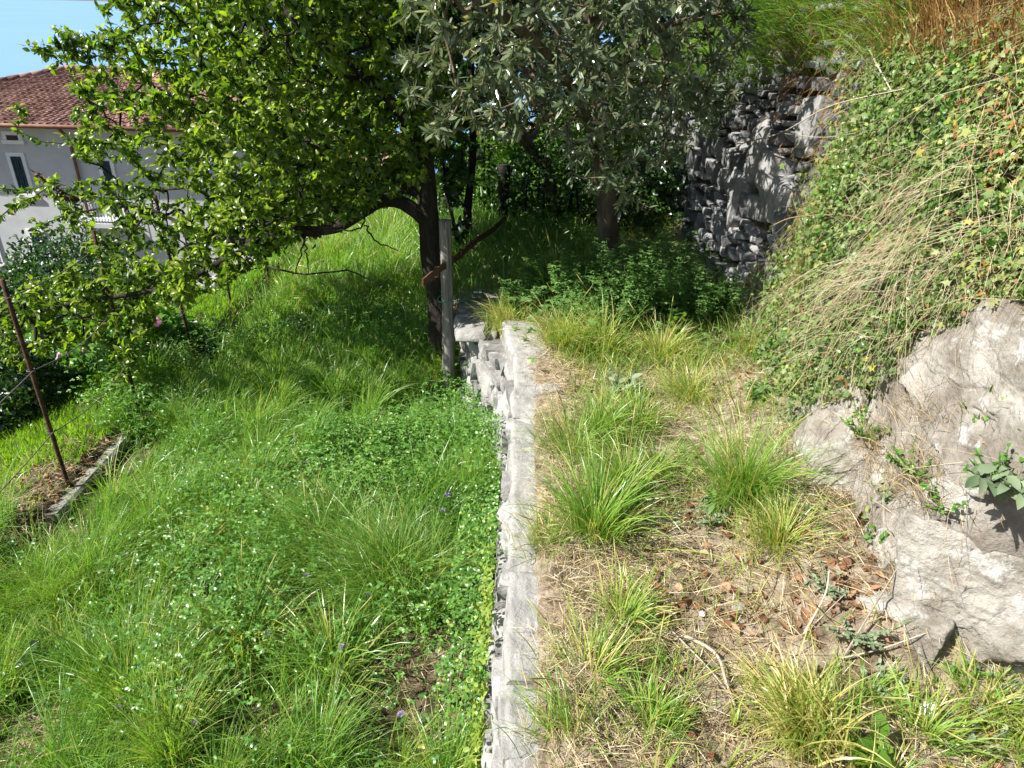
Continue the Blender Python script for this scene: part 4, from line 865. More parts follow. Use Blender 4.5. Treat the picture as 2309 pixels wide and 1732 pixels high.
for px, py, Y, r in [(352, 727, 6.75, .045), (338, 731, 6.78, .05), (325, 734, 6.75, .045), (312, 757, 6.7, .035), (300, 768, 6.7, .03), (310, 733, 6.8, .03)]: flower_head(hyd2, on_shrub(hyd2, px, py), r, 0, .6)
shrub('dry_shrub', 'small browned shrub between the two pink hydrangeas', (228, 835), (.2, .17, .15), 700, (.03, .05), .2, 'lance', M['rust_grass'], 19, stems=5)
shrub('low_bush', 'green bush filling the corner under the second fence post', (275, 862), (.25, .22, .17), 900, (.03, .05), .5, 'broad', M['herb'], 21, stems=5)

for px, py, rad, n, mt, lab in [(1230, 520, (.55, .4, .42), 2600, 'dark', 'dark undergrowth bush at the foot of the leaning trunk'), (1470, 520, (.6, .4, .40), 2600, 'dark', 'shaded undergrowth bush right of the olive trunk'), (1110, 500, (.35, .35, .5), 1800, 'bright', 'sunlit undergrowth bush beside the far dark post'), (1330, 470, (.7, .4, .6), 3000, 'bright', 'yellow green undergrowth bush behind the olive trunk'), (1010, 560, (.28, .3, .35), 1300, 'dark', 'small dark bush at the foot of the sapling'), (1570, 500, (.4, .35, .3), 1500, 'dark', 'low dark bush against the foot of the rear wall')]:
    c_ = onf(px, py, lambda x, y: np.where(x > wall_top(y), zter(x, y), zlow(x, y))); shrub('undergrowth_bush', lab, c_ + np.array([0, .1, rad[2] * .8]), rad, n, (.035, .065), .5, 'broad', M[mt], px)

# ------------------------------------------------------------------ ground cover (uncountable)
def scatter(x0, x1, y0, y1, n, fz, dens=None, view=200):
    x = RNG.uniform(x0, x1, n); y = RNG.uniform(y0, y1, n); k = np.ones(n, bool) if dens is None else RNG.random(n) < dens(x, y); x, y = x[k], y[k]
    p = np.stack([x, y, fz(x, y)], 1); return p[in_view(p, view)]
hs = MB(); p = scatter(-1.3, .6, 4.4, 9, 16000, lambda x, y: zlow(x, y) * (1 - sstep(0, .85, x - (wall_top(y) - .7))) + zter(x, y) * sstep(0, .85, x - (wall_top(y) - .7)), lambda x, y: (x > wall_top(y) - .75) * 1.0, 100); N = len(p)
blades(hs, p, RNG.uniform(.08, .34, N), RNG.uniform(0, 6.3, N), RNG.uniform(.1, .6, N), RNG.uniform(.4, 2, N), RNG.uniform(.004, .008, N), np.clip(RNG.normal(.35, .18, N), 0, 1), 4)
tag(hs.build('bank_grass', M['grass']), 'grass on the earth edge behind the grey post', None, kind='stuff')
BARE = [onf(px, py, zlow) for px, py in [(90, 1110), (970, 1530), (1020, 1600), (900, 1500), (620, 1340), (860, 1440), (130, 1430), (60, 1680), (560, 1660), (790, 603), (830, 730), (300, 1560)]]; BR = [.2, .29, .28, .16, .08, .09, .12, .24, .18, .35, .3, .12]
def bare(x, y):
    m = np.zeros(len(x))
    for p, r in zip(BARE, BR): m = np.maximum(m, sstep(1.25, .45, np.hypot(x - p[0], (y - p[1])) / r + (n2(x, y, 9, 12) - .5) * .8))
    return m
def mead(x, y): return (x < wall_bot(y) - .015) & (x > np.where(y > 2.9, np.where(y > 3.75, -2.62, -2.44), -9))
def lush(x, y): return n2(x, y, 1.6, 33, 3)
def kerbgap(x, y): return 1 - .93 * (sstep(-2.0, -2.2, x) * sstep(2.6, 2.8, y) * sstep(3.8, 3.6, y))
def dgrass(x, y): return np.where(mead(x, y), kerbgap(x, y) * np.clip(.12 + 1.9 * (lush(x, y) - .33), .05, 1) * (1 - .92 * bare(x, y)), 0)
g = MB(); near = scatter(-3.6, 0, .9, 4.3, 85000, zlow, dgrass, 120); L = lush(near[:, 0], near[:, 1]); N = len(near)
L2 = n2(near[:, 0], near[:, 1], 3.4, 37, 2); hh = RNG.uniform(.05, .20, N) * (.45 + 1.0 * L + 2.2 * np.maximum(L2 - .5, 0) * 2); blades(g, near, hh, RNG.vonmises(-.3, .5, N), RNG.uniform(.05, .5, N), RNG.uniform(.3, 1.9, N), RNG.uniform(.0028, .0055, N), np.clip(.42 + (n2(near[:, 0], near[:, 1], 3, 44) - .5) * .6 + RNG.normal(0, .17, N) + (RNG.random(N) < .035) * .4, 0, 1), 4)
def clumps(mb, P, nb, hlo, hhi, spread, wid, tm, segs=5, dry=.06):
    n = len(P); k = RNG.integers(nb[0], nb[1], n); idx = np.repeat(np.arange(n), k); N = len(idx); H = RNG.uniform(hlo, hhi, n)[idx]; sp = (RNG.uniform(.6, 1.4, n) * spread)[idx]
    r = np.abs(RNG.normal(0, 1, N)) * sp; a = RNG.uniform(0, 6.3, N); la = RNG.uniform(-1.6, 1.2, n)[idx]; ls = RNG.uniform(.2, 1.4, n)[idx]
    base = P[idx] + np.stack([r * np.cos(a), r * np.sin(a), np.full(N, -.01)], 1); az = np.arctan2(np.sin(a) + ls * np.sin(la) + RNG.normal(0, .5, N), np.cos(a) + ls * np.cos(la) + RNG.normal(0, .5, N))
    bl = RNG.uniform(.7, 1.5, n)[idx]; t0 = RNG.normal(tm, .12, n)[idx]
    blades(mb, base, H * RNG.uniform(.35, 1.1, N), az, RNG.uniform(0, .5, N), bl * RNG.uniform(.3, 1.9, N), wid * RNG.uniform(.6, 1.25, N) * (RNG.uniform(.7, 1.5, n)[idx]), np.clip(t0 + RNG.normal(0, .13, N) + (RNG.random(N) < dry) * .4, 0, 1), segs)
cp = scatter(-3.4, -.1, .9, 4.6, 1500, zlow, lambda x, y: mead(x, y) * kerbgap(x, y) * np.clip(.2 + 2.4 * (n2(x, y, 1.1, 38, 2) - .35), .05, 1) * (1 - bare(x, y)), 120); clumps(g, cp, (50, 230), .12, .48, .045, .0038, .52)
cp = scatter(-2.5, -.2, 4.4, 10, 900, zlow, lambda x, y: mead(x, y) * (x > -2.2), 120); clumps(g, cp, (40, 110), .16, .46, .06, .007, .55, 4)
far = scatter(-2.62, .2, 4.1, 10.5, 90000, zlow, dgrass, 120); N = len(far)
blades(g, far, RNG.uniform(.10, .26, N) * (.45 + .55 * sstep(-2.5, -1.9, far[:, 0])), RNG.vonmises(-.3, .5, N), RNG.uniform(.05, .5, N), RNG.uniform(.3, 1.8, N), RNG.uniform(.005, .010, N), np.clip(.45 + (n2(far[:, 0], far[:, 1], 2, 45) - .5) * .5 + RNG.normal(0, .17, N), 0, 1), 3)
tag(g.build('meadow_grass', M['grass']), 'tall unmown green grass over the lower meadow', None, kind='stuff')
lw = MB(); p = scatter(-6.5, -2.5, 1.8, 9, 90000, zlow, lambda x, y: np.where(((y < 2.9) & (x > -2.7)) | ((x > -2.80) & (y < 3.40)), .15, np.clip(1.3 - .1 * np.abs(x + 2.5), .2, 1)), 60); N = len(p)
blades(lw, p, RNG.uniform(.05, .11, N), RNG.vonmises(-.3, .6, N), RNG.uniform(.05, .5, N), RNG.uniform(.2, 1.5, N), RNG.uniform(.005, .009, N), np.clip(.5 + (n2(p[:, 0], p[:, 1], 2, 46) - .5) * .8 + RNG.normal(0, .2, N), 0, 1), 3)
tag(lw.build('lawn_grass', M['lawn']), 'bright short lawn beyond the rusty fence', None, kind='stuff')
fg = MB(); p = np.concatenate([scatter(-26, -6, 4, 24, 30000, zlow, None, 40), scatter(-3, 6, 10, 16, 15000, zlow, None, 40)]); N = len(p)
blades(fg, p, RNG.uniform(.12, .3, N), RNG.uniform(0, 6.3, N), RNG.uniform(.05, .5, N), RNG.uniform(.2, 1.2, N), RNG.uniform(.02, .04, N), np.clip(RNG.normal(.4, .2, N), 0, 1), 2)
tag(fg.build('rough_grass', M['grass']), 'rough grass on the slope in front of the house', None, kind='stuff')
# clover and herb leaflets
hb = MB()
def dherb(x, y): return np.where(mead(x, y), kerbgap(x, y) * np.clip(.06 + 2.2 * (n2(x, y, 1.5, 55, 3) - .42) + .5 * sstep(-2.0, -.7, x) * sstep(1.5, 2.3, y), .04, 1) * (1 - .75 * bare(x, y)), 0)
p = scatter(-3.2, 0, .9, 5.2, 95000, zlow, dherb, 120)
def trifoliate(mb, p, size, hlo, hhi, tnt, nl=3, kind='oval', asp=.62):
    n = len(p); h = RNG.uniform(hlo, hhi, n); c = p + np.stack([RNG.normal(0, .3, n) * h, RNG.normal(0, .3, n) * h, h], 1); a0 = RNG.uniform(0, 6.3, n); tilt = sphere_dirs(n, RNG) * .45 + np.array([-.12, -.08, 1]); S = RNG.uniform(size[0], size[1], n)
    for k in range(nl):
        a = a0 + k * 2 * np.pi / nl; leaves(mb, c, np.stack([np.cos(a), np.sin(a), RNG.uniform(-.3, .3, n)], 1), tilt, S, S * asp, tnt, kind, RNG.uniform(.0, .5, n), RNG.uniform(0, .6, n))
N = len(p); trifoliate(hb, p, (.010, .020), .03, .05 + .75 * np.maximum(n2(p[:, 0], p[:, 1], 2.2, 57, 2) - .25, 0.05), np.clip(.42 + (n2(p[:, 0], p[:, 1], 3, 56) - .5) * .7 + RNG.normal(0, .18, N), 0, .97))
tag(hb.build('clover', M['herb']), 'clover and low herbs covering the meadow', None, kind='stuff')
# straw litter on terrace and bare meadow patches
st = MB()
def flat_straw(mb, p, l, w, tnt, lift=.012):
    n = len(p); l = np.broadcast_to(l, n); blades(mb, p + np.stack([np.zeros(n), np.zeros(n), RNG.uniform(.002, lift, n)], 1), l, RNG.uniform(0, 6.3, n), RNG.uniform(1.15, 1.6, n), RNG.uniform(-.1, .5, n), w, tnt, 3)
p = scatter(-.05, 2.2, .8, 7.5, 85000, lambda x, y: zter(x, y), lambda x, y: ((x > wall_top(y) + .12) & (x < foot(y) + .1)) * np.clip(.55 + 1.2 * (n2(x, y, 3, 66) - .45), .15, 1), 120); N = len(p)
flat_straw(st, p, RNG.uniform(.03, .13, N), RNG.uniform(.0015, .0035, N), np.clip(RNG.normal(.55, .25, N), 0, 1))
p = scatter(-3, 0, .9, 8, 60000, zlow, lambda x, y: mead(x, y) * bare(x, y) * .9, 120); N = len(p); flat_straw(st, p, RNG.uniform(.03, .10, N), RNG.uniform(.0015, .0035, N), np.clip(RNG.normal(.6, .25, N), 0, 1))
p = scatter(.0, .42, .5, 3.9, 12000, lambda x, y: np.where(x < .16, .032, zter(x, y) + .058 * sstep(.42, .2, x)), lambda x, y: np.clip((x - .04) * 9, 0, 1) * np.clip(3 * (n2(x, y, 5, 67) - .3) + .8 * sstep(.12, .18, x), .05, 1), 100); N = len(p); flat_straw(st, p, RNG.uniform(.03, .09, N), .002, np.clip(RNG.normal(.6, .2, N), 0, 1))
p = scatter(0, 2.2, .8, 5.5, 11000, zter, lambda x, y: ((x > wall_top(y) + .16) & (x < foot(y) + .12)) * np.clip(2.6 * (n2(x, y, 2.8, 97, 2) - .4), .06, 1), 120); n = len(p)
ll_ = MB(); L = RNG.gamma(3, .006, n) + .006; leaves(ll_, p + np.array([0, 0, .008]), sphere_dirs(n, RNG) * np.array([1, 1, .3]), sphere_dirs(n, RNG) * .5 + np.array([0, 0, 1]), L, L * RNG.uniform(.4, .8, n), np.clip(RNG.normal(.4, .25, n), 0, 1), 'broad', RNG.uniform(.2, 1.2, n), RNG.uniform(-.8, 1.2, n))
p = scatter(-3.3, -2.4, 2.7, 3.7, 2600, zlow, None, 80); n = len(p); flat_straw(st, p, RNG.uniform(.03, .11, n), RNG.uniform(.0015, .0035, n), np.clip(RNG.normal(.55, .25, n), 0, 1)); p = scatter(-3.3, -2.45, 2.7, 3.7, 700, zlow, None, 80); n = len(p); L = RNG.uniform(.01, .04, n)
leaves(ll_, p + np.array([0, 0, .01]), sphere_dirs(n, RNG) * np.array([1, 1, .3]), sphere_dirs(n, RNG) * .5 + np.array([0, 0, 1]), L, L * .6, RNG.random(n), 'broad', .8, .5)
tag(ll_.build('leaf_litter', M['deadleaf']), 'crumbled brown leaf bits over the dry soil', None, kind='stuff')
tag(st.build('straw_litter', M['straw']), 'dry straw and hay bits lying over the ground', None, kind='stuff')
# thin low green on the terrace
tg_ = MB(); tden = lambda x, y: ((x > wall_top(y) + .2) & (x < foot(y) + .1)) * np.clip(.02 + 3.0 * (n2(x, y, 2.6, 77, 3) - .5) + .75 * sstep(2.5, 3.3, y) + .2 * sstep(.75, .35, x) * sstep(1.8, 2.3, y), 0, 1)
p = scatter(0, 2.2, .8, 8, 42000, zter, tden, 120); N = len(p)
blades(tg_, p, RNG.uniform(.03, .13, N) * (1 + .7 * sstep(2.6, 3.4, p[:, 1])), RNG.uniform(0, 6.3, N), RNG.uniform(.1, .6, N), RNG.uniform(.3, 1.7, N), RNG.uniform(.002, .0045, N), np.clip(RNG.normal(.66, .2, N), 0, 1), 3)
cp = scatter(.1, 2.0, .9, 4.6, 520, zter, lambda x, y: ((x > wall_top(y) + .14) & (x < foot(y) + .05)) * np.clip(.12 + 2.4 * (n2(x, y, 2.2, 78, 2) - .45) + .5 * sstep(.6, .3, x - wall_top(y)) * sstep(2.0, 2.6, y) - .5 * sstep(.34, .22, x - wall_top(y)), .03, 1), 120); clumps(tg_, cp, (8, 60), .06, .20, .035, .0035, .66, 5, .22)
tag(tg_.build('sparse_grass', M['grass']), 'sparse yellowing grass on the dry terrace', None, kind='stuff')
sg = MB(); p = scatter(0, 2.2, 3.0, 8.5, 9000, zter, lambda x, y: ((x > wall_top(y) + .05) & (x < foot(y) + .1)) * sstep(3.2, 4.2, y) * np.clip(.3 + 2 * (n2(x, y, 2, 88) - .4), .1, 1), 120); N = len(p)
trifoliate(sg, p, (.02, .04), .03, .22, np.clip(RNG.normal(.35, .2, N), 0, 1)); tag(sg.build('shade_herbs', M['alfalfa']), 'low leafy herbs in the shade under the olive', None, kind='stuff')

# ------------------------------------------------------------------ ivy and growth on the bank
def bank_frame(y, s, off=0.):
    e = .03; p = bank_pt(y, s, off); a = bank_pt(y + e, s, off) - p; b = bank_pt(y, s + e, off) - p; nr = norm(np.cross(a, b)); nr = np.where(nr[:, :1] > .15, -nr, nr); return p, norm(a), norm(b), nr
def ivy_mask(y, s):
    p = bank_pt(y, s); px, py, w = project(p); m = np.ones(len(y))
    line = np.interp(px, [1600, 1750, 1800, 1850, 1950, 2020, 2060, 2130, 2309, 2500], [760, 830, 900, 900, 880, 860, 800, 730, 700, 700])
    m *= sstep(40, -40, py - line + (n2(y, s * 3, 5, 23) - .5) * 140)
    edge = np.interp(py, [0, 150, 350, 450, 560, 760], [1980, 1930, 1880, 1840, 1800, 1640]); m *= sstep(-50, 50, px - edge + (n2(y, s * 3, 6, 24) - .5) * 150)
    m *= 1 - .85 * sstep(30, -40, py - 110 + (n2(y, s * 3, 5, 25) - .5) * 160) * sstep(1720, 1800, px) * sstep(2330, 2240, px)
    return m
iv = MB()
def bank_scatter(n, y0, y1, s0, s1, mask):
    y = RNG.uniform(y0, y1, n); s = RNG.uniform(s0, s1, n); k = RNG.random(n) < mask(y, s); y, s = y[k], s[k]; p = bank_pt(y, s); v = in_view(p, 200); return y[v], s[v]
y, s = bank_scatter(105000, .8, 4.5, .02, 1.25, ivy_mask); p, a, b, nr = bank_frame(y, s, 0.0); n = len(y); p = p + nr * (RNG.gamma(2, .022, n))[:, None]
ivy_leaves(iv, p, norm(-b * .8 + sphere_dirs(n, RNG) * .8), norm(nr + sphere_dirs(n, RNG) * .5 + np.array([-.2, 0, .3])), np.clip(RNG.gamma(5, .0037, n), .008, .042), np.clip(.18 + .75 * fbm(p, 3.5, 3, 26) + RNG.normal(0, .17, n) + (RNG.random(n) < .06) * .45, 0, 1))
tag(iv.build('ivy', M['ivy']), 'ivy mat hanging over the steep bank', None, kind='stuff')
bh = MB(); y, s = bank_scatter(34000, .8, 4.6, .0, 1.3, lambda y, s: np.clip(.8 * (y < 3.6) * sstep(.60, .68, n2(y, s * 2, 4.5, 98, 2)) + ivy_mask(y, s) * .9, 0, 1)); p, a, b, nr = bank_frame(y, s); n = len(y); p = p + nr * (RNG.uniform(.0, .09, n) * (.25 + .75 * ivy_mask(y, s)))[:, None]
L = RNG.uniform(.012, .032, n); leaves(bh, p, norm(sphere_dirs(n, RNG) + nr * .5 + np.array([0, 0, .3])), norm(sphere_dirs(n, RNG) * .7 + nr), L, L * .55, np.clip(RNG.normal(.55, .22, n), 0, 1), 'oval', .2, .4); tag(bh.build('bank_herbs', M['herb']), 'small creeping herbs among the ivy', None, kind='stuff')
bstr = MB(); y, s = bank_scatter(12000, .8, 4.4, .02, 1.3, lambda y, s: np.clip(.06 + ivy_mask(y, s) * (.2 + .8 * (n2(y, s * 3, 2.2, 28) > .47)), 0, 1)); p, a, b, nr = bank_frame(y, s); n = len(y)
d = norm(-b * RNG.normal(.35, .6, n)[:, None] - a * RNG.normal(.3, .7, n)[:, None] + nr * RNG.uniform(.0, .5, n)[:, None]); L = RNG.gamma(2.5, .045, n) + .03
p0_ = p + nr * RNG.uniform(.01, .09, n)[:, None]; pm = p0_ + d * (L * .5)[:, None] + nr * (L * .06)[:, None]; pe = p0_ + d * L[:, None] - np.array([0, 0, 1.0]) * (L * .12)[:, None]; wr = RNG.uniform(.0005, .0012, n)
tn = np.clip(RNG.normal(.58, .22, n), 0, 1)
frustums(bstr, p0_, pm, wr, wr * .8, 3, np.repeat(tn, 6)); frustums(bstr, pm, pe, wr * .8, wr * .4, 3, np.repeat(tn, 6)); tag(bstr.build('dry_stalks', M['straw']), 'dry pale stalks trailing down the ivy bank', None, kind='stuff')
# brown dry growth along the top of the bank, green weeds over the rear wall
bt = MB(); y, s = bank_scatter(26000, 1.2, 5.0, .80, 1.9, lambda y, s: np.clip(.9 - .15 * np.abs(s - 1.1) + 0 * y, 0, 1) * sstep(5.2, 4.2, y)); p, a, b, nr = bank_frame(y, s); n = len(y)
blades(bt, p, RNG.uniform(.10, .42, n), RNG.uniform(1.8, 4.6, n), RNG.uniform(.0, .7, n), RNG.uniform(.2, 1.8, n), RNG.uniform(.003, .006, n), np.clip(.35 + .6 * fbm(p, 3, 2, 29) + RNG.normal(0, .2, n) - .05, 0, 1), 4); tag(bt.build('brown_weeds', M['rust_grass']), 'rusty brown dried weeds along the top of the bank', None, kind='stuff')
bt2 = MB(); y, s = bank_scatter(34000, 3.4, 9, .80, 1.6, lambda y, s: np.clip(1 - .8 * np.abs(s - 1.05), 0, 1)); p, a, b, nr = bank_frame(y, s); n = len(y)
blades(bt2, p, RNG.uniform(.12, .5, n), RNG.uniform(2.2, 4.2, n), RNG.uniform(.0, .9, n), RNG.uniform(.6, 2.6, n), RNG.uniform(.003, .007, n), np.clip(RNG.normal(.45, .25, n), 0, 1), 4); tag(bt2.build('wall_top_grass', M['grass']), 'long grass hanging over the rear stone wall', None, kind='stuff')
# fennel-like shrubs above the rear wall
def feathery(name, label, base, h, r, n, mat, seed):
    root = thing(name, label, 'shrub', base); mb = MB(); st_ = MB()
    for i in range(16):
        a = RNG.uniform(0, 6.3); e = np.array([math.cos(a) * r * RNG.uniform(.2, 1), math.sin(a) * r * RNG.uniform(.2, 1), h * RNG.uniform(.7, 1.05)]); L = smooth_line([base, base + e * np.array([.35, .35, .55]), base + e], 10); tube(st_, L, np.linspace(.006, .002, 10), 4)
        m = n // 16; k = RNG.integers(3, 10, m); p = L[k] + RNG.normal(0, .03, (m, 3)); blades(mb, p, RNG.uniform(.05, .16, m), RNG.uniform(0, 6.3, m), RNG.uniform(.2, 1.3, m), RNG.uniform(0, .8, m), .003, np.clip(RNG.normal(.5, .2, m), 0, 1), 3)
    mb.build('foliage', mat, root); st_.build('stems', M['herb'], root); return root
for px, py, Y, h, lab in [(1660, 150, 5.2, .75, 'feathery green weed on the rear wall beside the olive crown'), (1760, 110, 4.7, .65, 'feathery green weed on the rear wall above the widest slabs'), (1590, 170, 6.0, .8, 'feathery green weed half hidden behind the olive crown'), (1835, 60, 4.3, .5, 'feathery green weed at the near end of the rear wall')]:
    p = bank_pt(np.array([Y]), np.array([1.04]))[0]; feathery('feathery_weed', lab, p, h, .35, 2600, M['bright'], int(px))
for px, py, nn_, ln, sp, lab in [(2080, 560, 200, .36, .10, 'pale straw mat hanging in the middle of the ivy bank'), (2010, 640, 130, .26, .07, 'smaller pale straw wisp above the weed in the ivy'), (2200, 470, 120, .30, .08, 'thin straw wisp high on the ivy near the right edge')]:
    y0, s0 = bank_at(px, py); y = RNG.normal(y0, sp * 1.5, nn_); s = np.clip(RNG.normal(s0, .09, nn_), .02, 1.2); p, a, b, nr = bank_frame(y, s); n = nn_; mb = MB(); L = ln * RNG.uniform(.4, 1.1, n); d = norm(-b * RNG.uniform(.4, 1, n)[:, None] + a * RNG.normal(.35, .9, n)[:, None] + nr * RNG.uniform(.0, .5, n)[:, None])
    p0_ = p + nr * RNG.uniform(.05, .12, n)[:, None]; pm = p0_ + d * (L * .5)[:, None] + nr * (L * .05)[:, None]; pe = pm + norm(d - np.array([0, 0, .5]))  * (L * .5)[:, None]; wr = RNG.uniform(.0005, .0010, n); tn = np.repeat(np.clip(RNG.normal(.82, .12, n), 0, 1), 6)
    frustums(mb, p0_, pm, wr, wr, 3, tn); frustums(mb, pm, pe, wr, wr * .4, 3, tn); tag(mb.build('dry_grass', M['straw']), lab, 'dry grass', kind=None)
dw = MB(); y, s = bank_scatter(7000, .8, 3.0, .0, .6, lambda y, s: np.clip(1.3 - ivy_mask(y, s) * 1.2, 0, 1) * np.clip(3 * (n2(y, s * 2, 3, 99) - .36), 0, 1)); p, a, b, nr = bank_frame(y, s, .0); n = len(y)
blades(dw, p, RNG.uniform(.03, .13, n), RNG.uniform(1.8, 4.6, n), RNG.uniform(.1, .9, n), RNG.uniform(.2, 1.8, n), RNG.uniform(.0015, .003, n), np.clip(RNG.normal(.45, .25, n), 0, 1), 3); tag(dw.build('dry_weeds', M['straw']), 'dry brown weeds in the cracks between the boulders', None, kind='stuff')
# hanging brown roots
mb = MB(); y, s = bank_scatter(420, 3.7, 4.6, .60, .98, lambda y, s: (n2(y, s * 4, 4, 90) > .48) * 1.0); p, a, b, nr = bank_frame(y, s, .06); n = len(y); blades(mb, p, RNG.uniform(.05, .18, n), RNG.uniform(2.4, 4, n), RNG.uniform(1.8, 2.8, n), RNG.uniform(.2, .8, n), .004, RNG.uniform(.1, .6, n), 3); tag(mb.build('hanging_roots', M['rust_grass']), 'brown dead creeper hanging on the rear wall corner', None, kind='stuff')

# ------------------------------------------------------------------ grass tufts one can tell apart
def tuft(px, py, h, spread, n, mat, label, low=False, tmean=.5, wid=.005, bend=(.5, 2.0), lean_az=None, th=(.0, .55), name='grass_tuft', seeds=0):
    f = zlow if low else zter; b = onf(px, py, f); mb = MB(); h = h * (1.2 if low else 1.35); n = int(n * 1.5); tmean = min(.9, tmean + .08); r = np.abs(RNG.normal(0, spread * 1.35, n)); a = RNG.vonmises(RNG.uniform(0, 6.3), .7, n); base = b + np.stack([r * np.cos(a), r * np.sin(a), np.full(n, -.01)], 1)
    az = a + RNG.normal(0, .6, n) if lean_az is None else RNG.vonmises(lean_az, 1.2, n)
    blades(mb, base, h * RNG.uniform(.45, 1.1, n), az, RNG.uniform(*th, n) + (RNG.random(n) < .15) * RNG.uniform(.2, .9, n), RNG.uniform(*bend, n) * (1 + .4 * (RNG.random(n) < .2)), wid * RNG.uniform(.5, 1.2, n), np.clip(RNG.normal(tmean, .17, n) + (RNG.random(n) < .14) * .35, 0, 1), 6)
    if seeds:
        k = RNG.integers(0, n, seeds)
        for i in k:
            p = base[i]; az_ = az[i]; hh_ = h * RNG.uniform(1.0, 1.35); L = smooth_line([p, p + np.array([math.cos(az_) * .04, math.sin(az_) * .04, hh_ * .6]), p + np.array([math.cos(az_) * .16, math.sin(az_) * .16, hh_])], 9); tube(mb, L, np.linspace(.0016, .0009, 9), 3, .8); tube(mb, L[-3:], [.0012, .0026, .001], 5, .97)
    return tag(mb.build(name, mat), label, 'grass', 'grass tufts on the meadow' if low else 'grass tufts on the terrace')
G = M['grass']
T_ = [  # upper terrace
 (1668, 1125, .33, .045, 420, 'tall feathery green tuft beside the small grey rock', .48, .004, None),
 (1340, 1225, .30, .04, 330, 'dense upright green tuft in the middle of the terrace edge', .5, .005, None),
 (1410, 1130, .26, .03, 200, 'small bright upright tuft just behind the dense one', .55, .005, None),
 (1290, 1040, .24, .05, 240, 'bushy tuft leaning over the wall top near its bend', .58, .004, None),
 (1345, 990, .22, .05, 260, 'dark green tuft growing behind the flat stone', .45, .004, None),
 (1270, 790, .26, .06, 300, 'arching pale tuft hanging over the raised cap stone', .74, .005, None),
 (1360, 800, .26, .07, 320, 'wide arching yellow green tuft right of the dry twig', .70, .005, None),
 (1490, 815, .22, .05, 300, 'yellow tuft with straw foot in front of the alfalfa', .8, .004, None),
 (1690, 800, .22, .045, 300, 'yellowed tuft near the ivy foot beyond the bare patch', .82, .004, None),
 (1560, 905, .18, .06, 260, 'low yellow green tuft in the middle of the bare patch', .72, .004, None),
 (1440, 960, .18, .05, 200, 'low tuft beside the broad leaved weed', .6, .004, None),
 (1480, 1060, .14, .05, 160, 'short fine tuft among the straw, middle of terrace', .52, .0035, None),
 (1760, 1235, .17, .04, 240, 'pale lime tuft left of the cracked white rock', .76, .005, None),
 (1330, 1545, .16, .04, 170, 'tuft with straw roots next to the wall top stone', .6, .005, None),
 (1400, 1410, .15, .04, 150, 'low arching tuft above the brown leaves', .66, .005, None),
 (1450, 1640, .15, .03, 80, 'upright thin tuft near the lower frame edge', .5, .005, None),
 (1800, 1665, .20, .05, 420, 'large pale straw green tuft arching left at the bottom', .84, .006, 2.6),
 (1960, 1560, .10, .05, 130, 'short green tuft at the foot of the lower boulder', .58, .004, None),
 (2080, 1665, .13, .05, 130, 'upright green tuft left of the white stone chip', .6, .005, None),
 (2210, 1600, .14, .05, 120, 'loose arching tuft against the lower boulder', .62, .006, None),
 (2290, 1700, .14, .05, 130, 'yellow green tuft in the bottom right corner', .7, .005, None),
 (1270, 1690, .17, .05, 160, 'thin tuft with long stems over the near wall top', .55, .004, 2.9),
 (1235, 1240, .16, .04, 140, 'pale thin tuft bending across the wall top', .72, .004, 2.9),
 (1250, 680, .30, .06, 240, 'tall shaded tuft with seed heads behind the wall end', .42, .005, None),
 (1130, 735, .20, .05, 220, 'yellow tuft growing between the two wall tops', .78, .004, 3.6)]
for px, py, h, sp, n, lab, tm, wd, la in T_: tuft(px, py, h, sp, n, G, lab, False, tm, wd, lean_az=la, seeds=6 if 'seed' in lab or 'feathery' in lab else 2)
TL = [  # lower meadow
 (905, 1345, .42, .10, 1300, 'large fine dome of blue green grass near the wall foot', .38, .004, 2.9),
 (745, 1275, .40, .10, 1200, 'fine leaning blue green dome left of the largest dome', .38, .004, 2.9),
 (300, 1590, .34, .08, 700, 'broad green tuft with arching blades in the lower left', .44, .006, None),
 (760, 1540, .34, .03, 120, 'stiff upright bright green tuft beside the bare soil', .58, .008, None),
 (560, 1470, .32, .06, 420, 'bright coarse tuft between two hollows of the meadow', .58, .007, None),
 (430, 1660, .24, .07, 300, 'drooping dark tuft at the bottom beside the bare soil', .36, .006, None),
 (150, 1500, .24, .06, 240, 'loose green tuft near the left edge', .5, .006, None),
 (200, 1340, .30, .10, 700, 'soft pale tuft bent over below the concrete kerb', .55, .004, None),
 (420, 1290, .30, .10, 700, 'soft arching tuft in the middle of the lower left meadow', .5, .004, None),
 (1000, 1400, .20, .05, 160, 'rough tuft with broad bent blades at the wall foot', .5, .007, None),
 (690, 690, .28, .12, 500, 'tall pale tuft on the meadow under the plum branches', .55, .006, None),
 (870, 560, .36, .14, 520, 'tall pale green tuft at the far end of the meadow', .6, .007, None),
 (740, 600, .34, .14, 460, 'sunny tuft beyond the bare patch under the plum', .62, .007, None),
 (260, 1150, .16, .06, 160, 'dry edged tuft growing against the concrete kerb', .62, .005, None)]
for px, py, h, sp, n, lab, tm, wd, la in TL: tuft(px, py, h, sp, n, G, lab, True, tm, wd, lean_az=la, seeds=3)

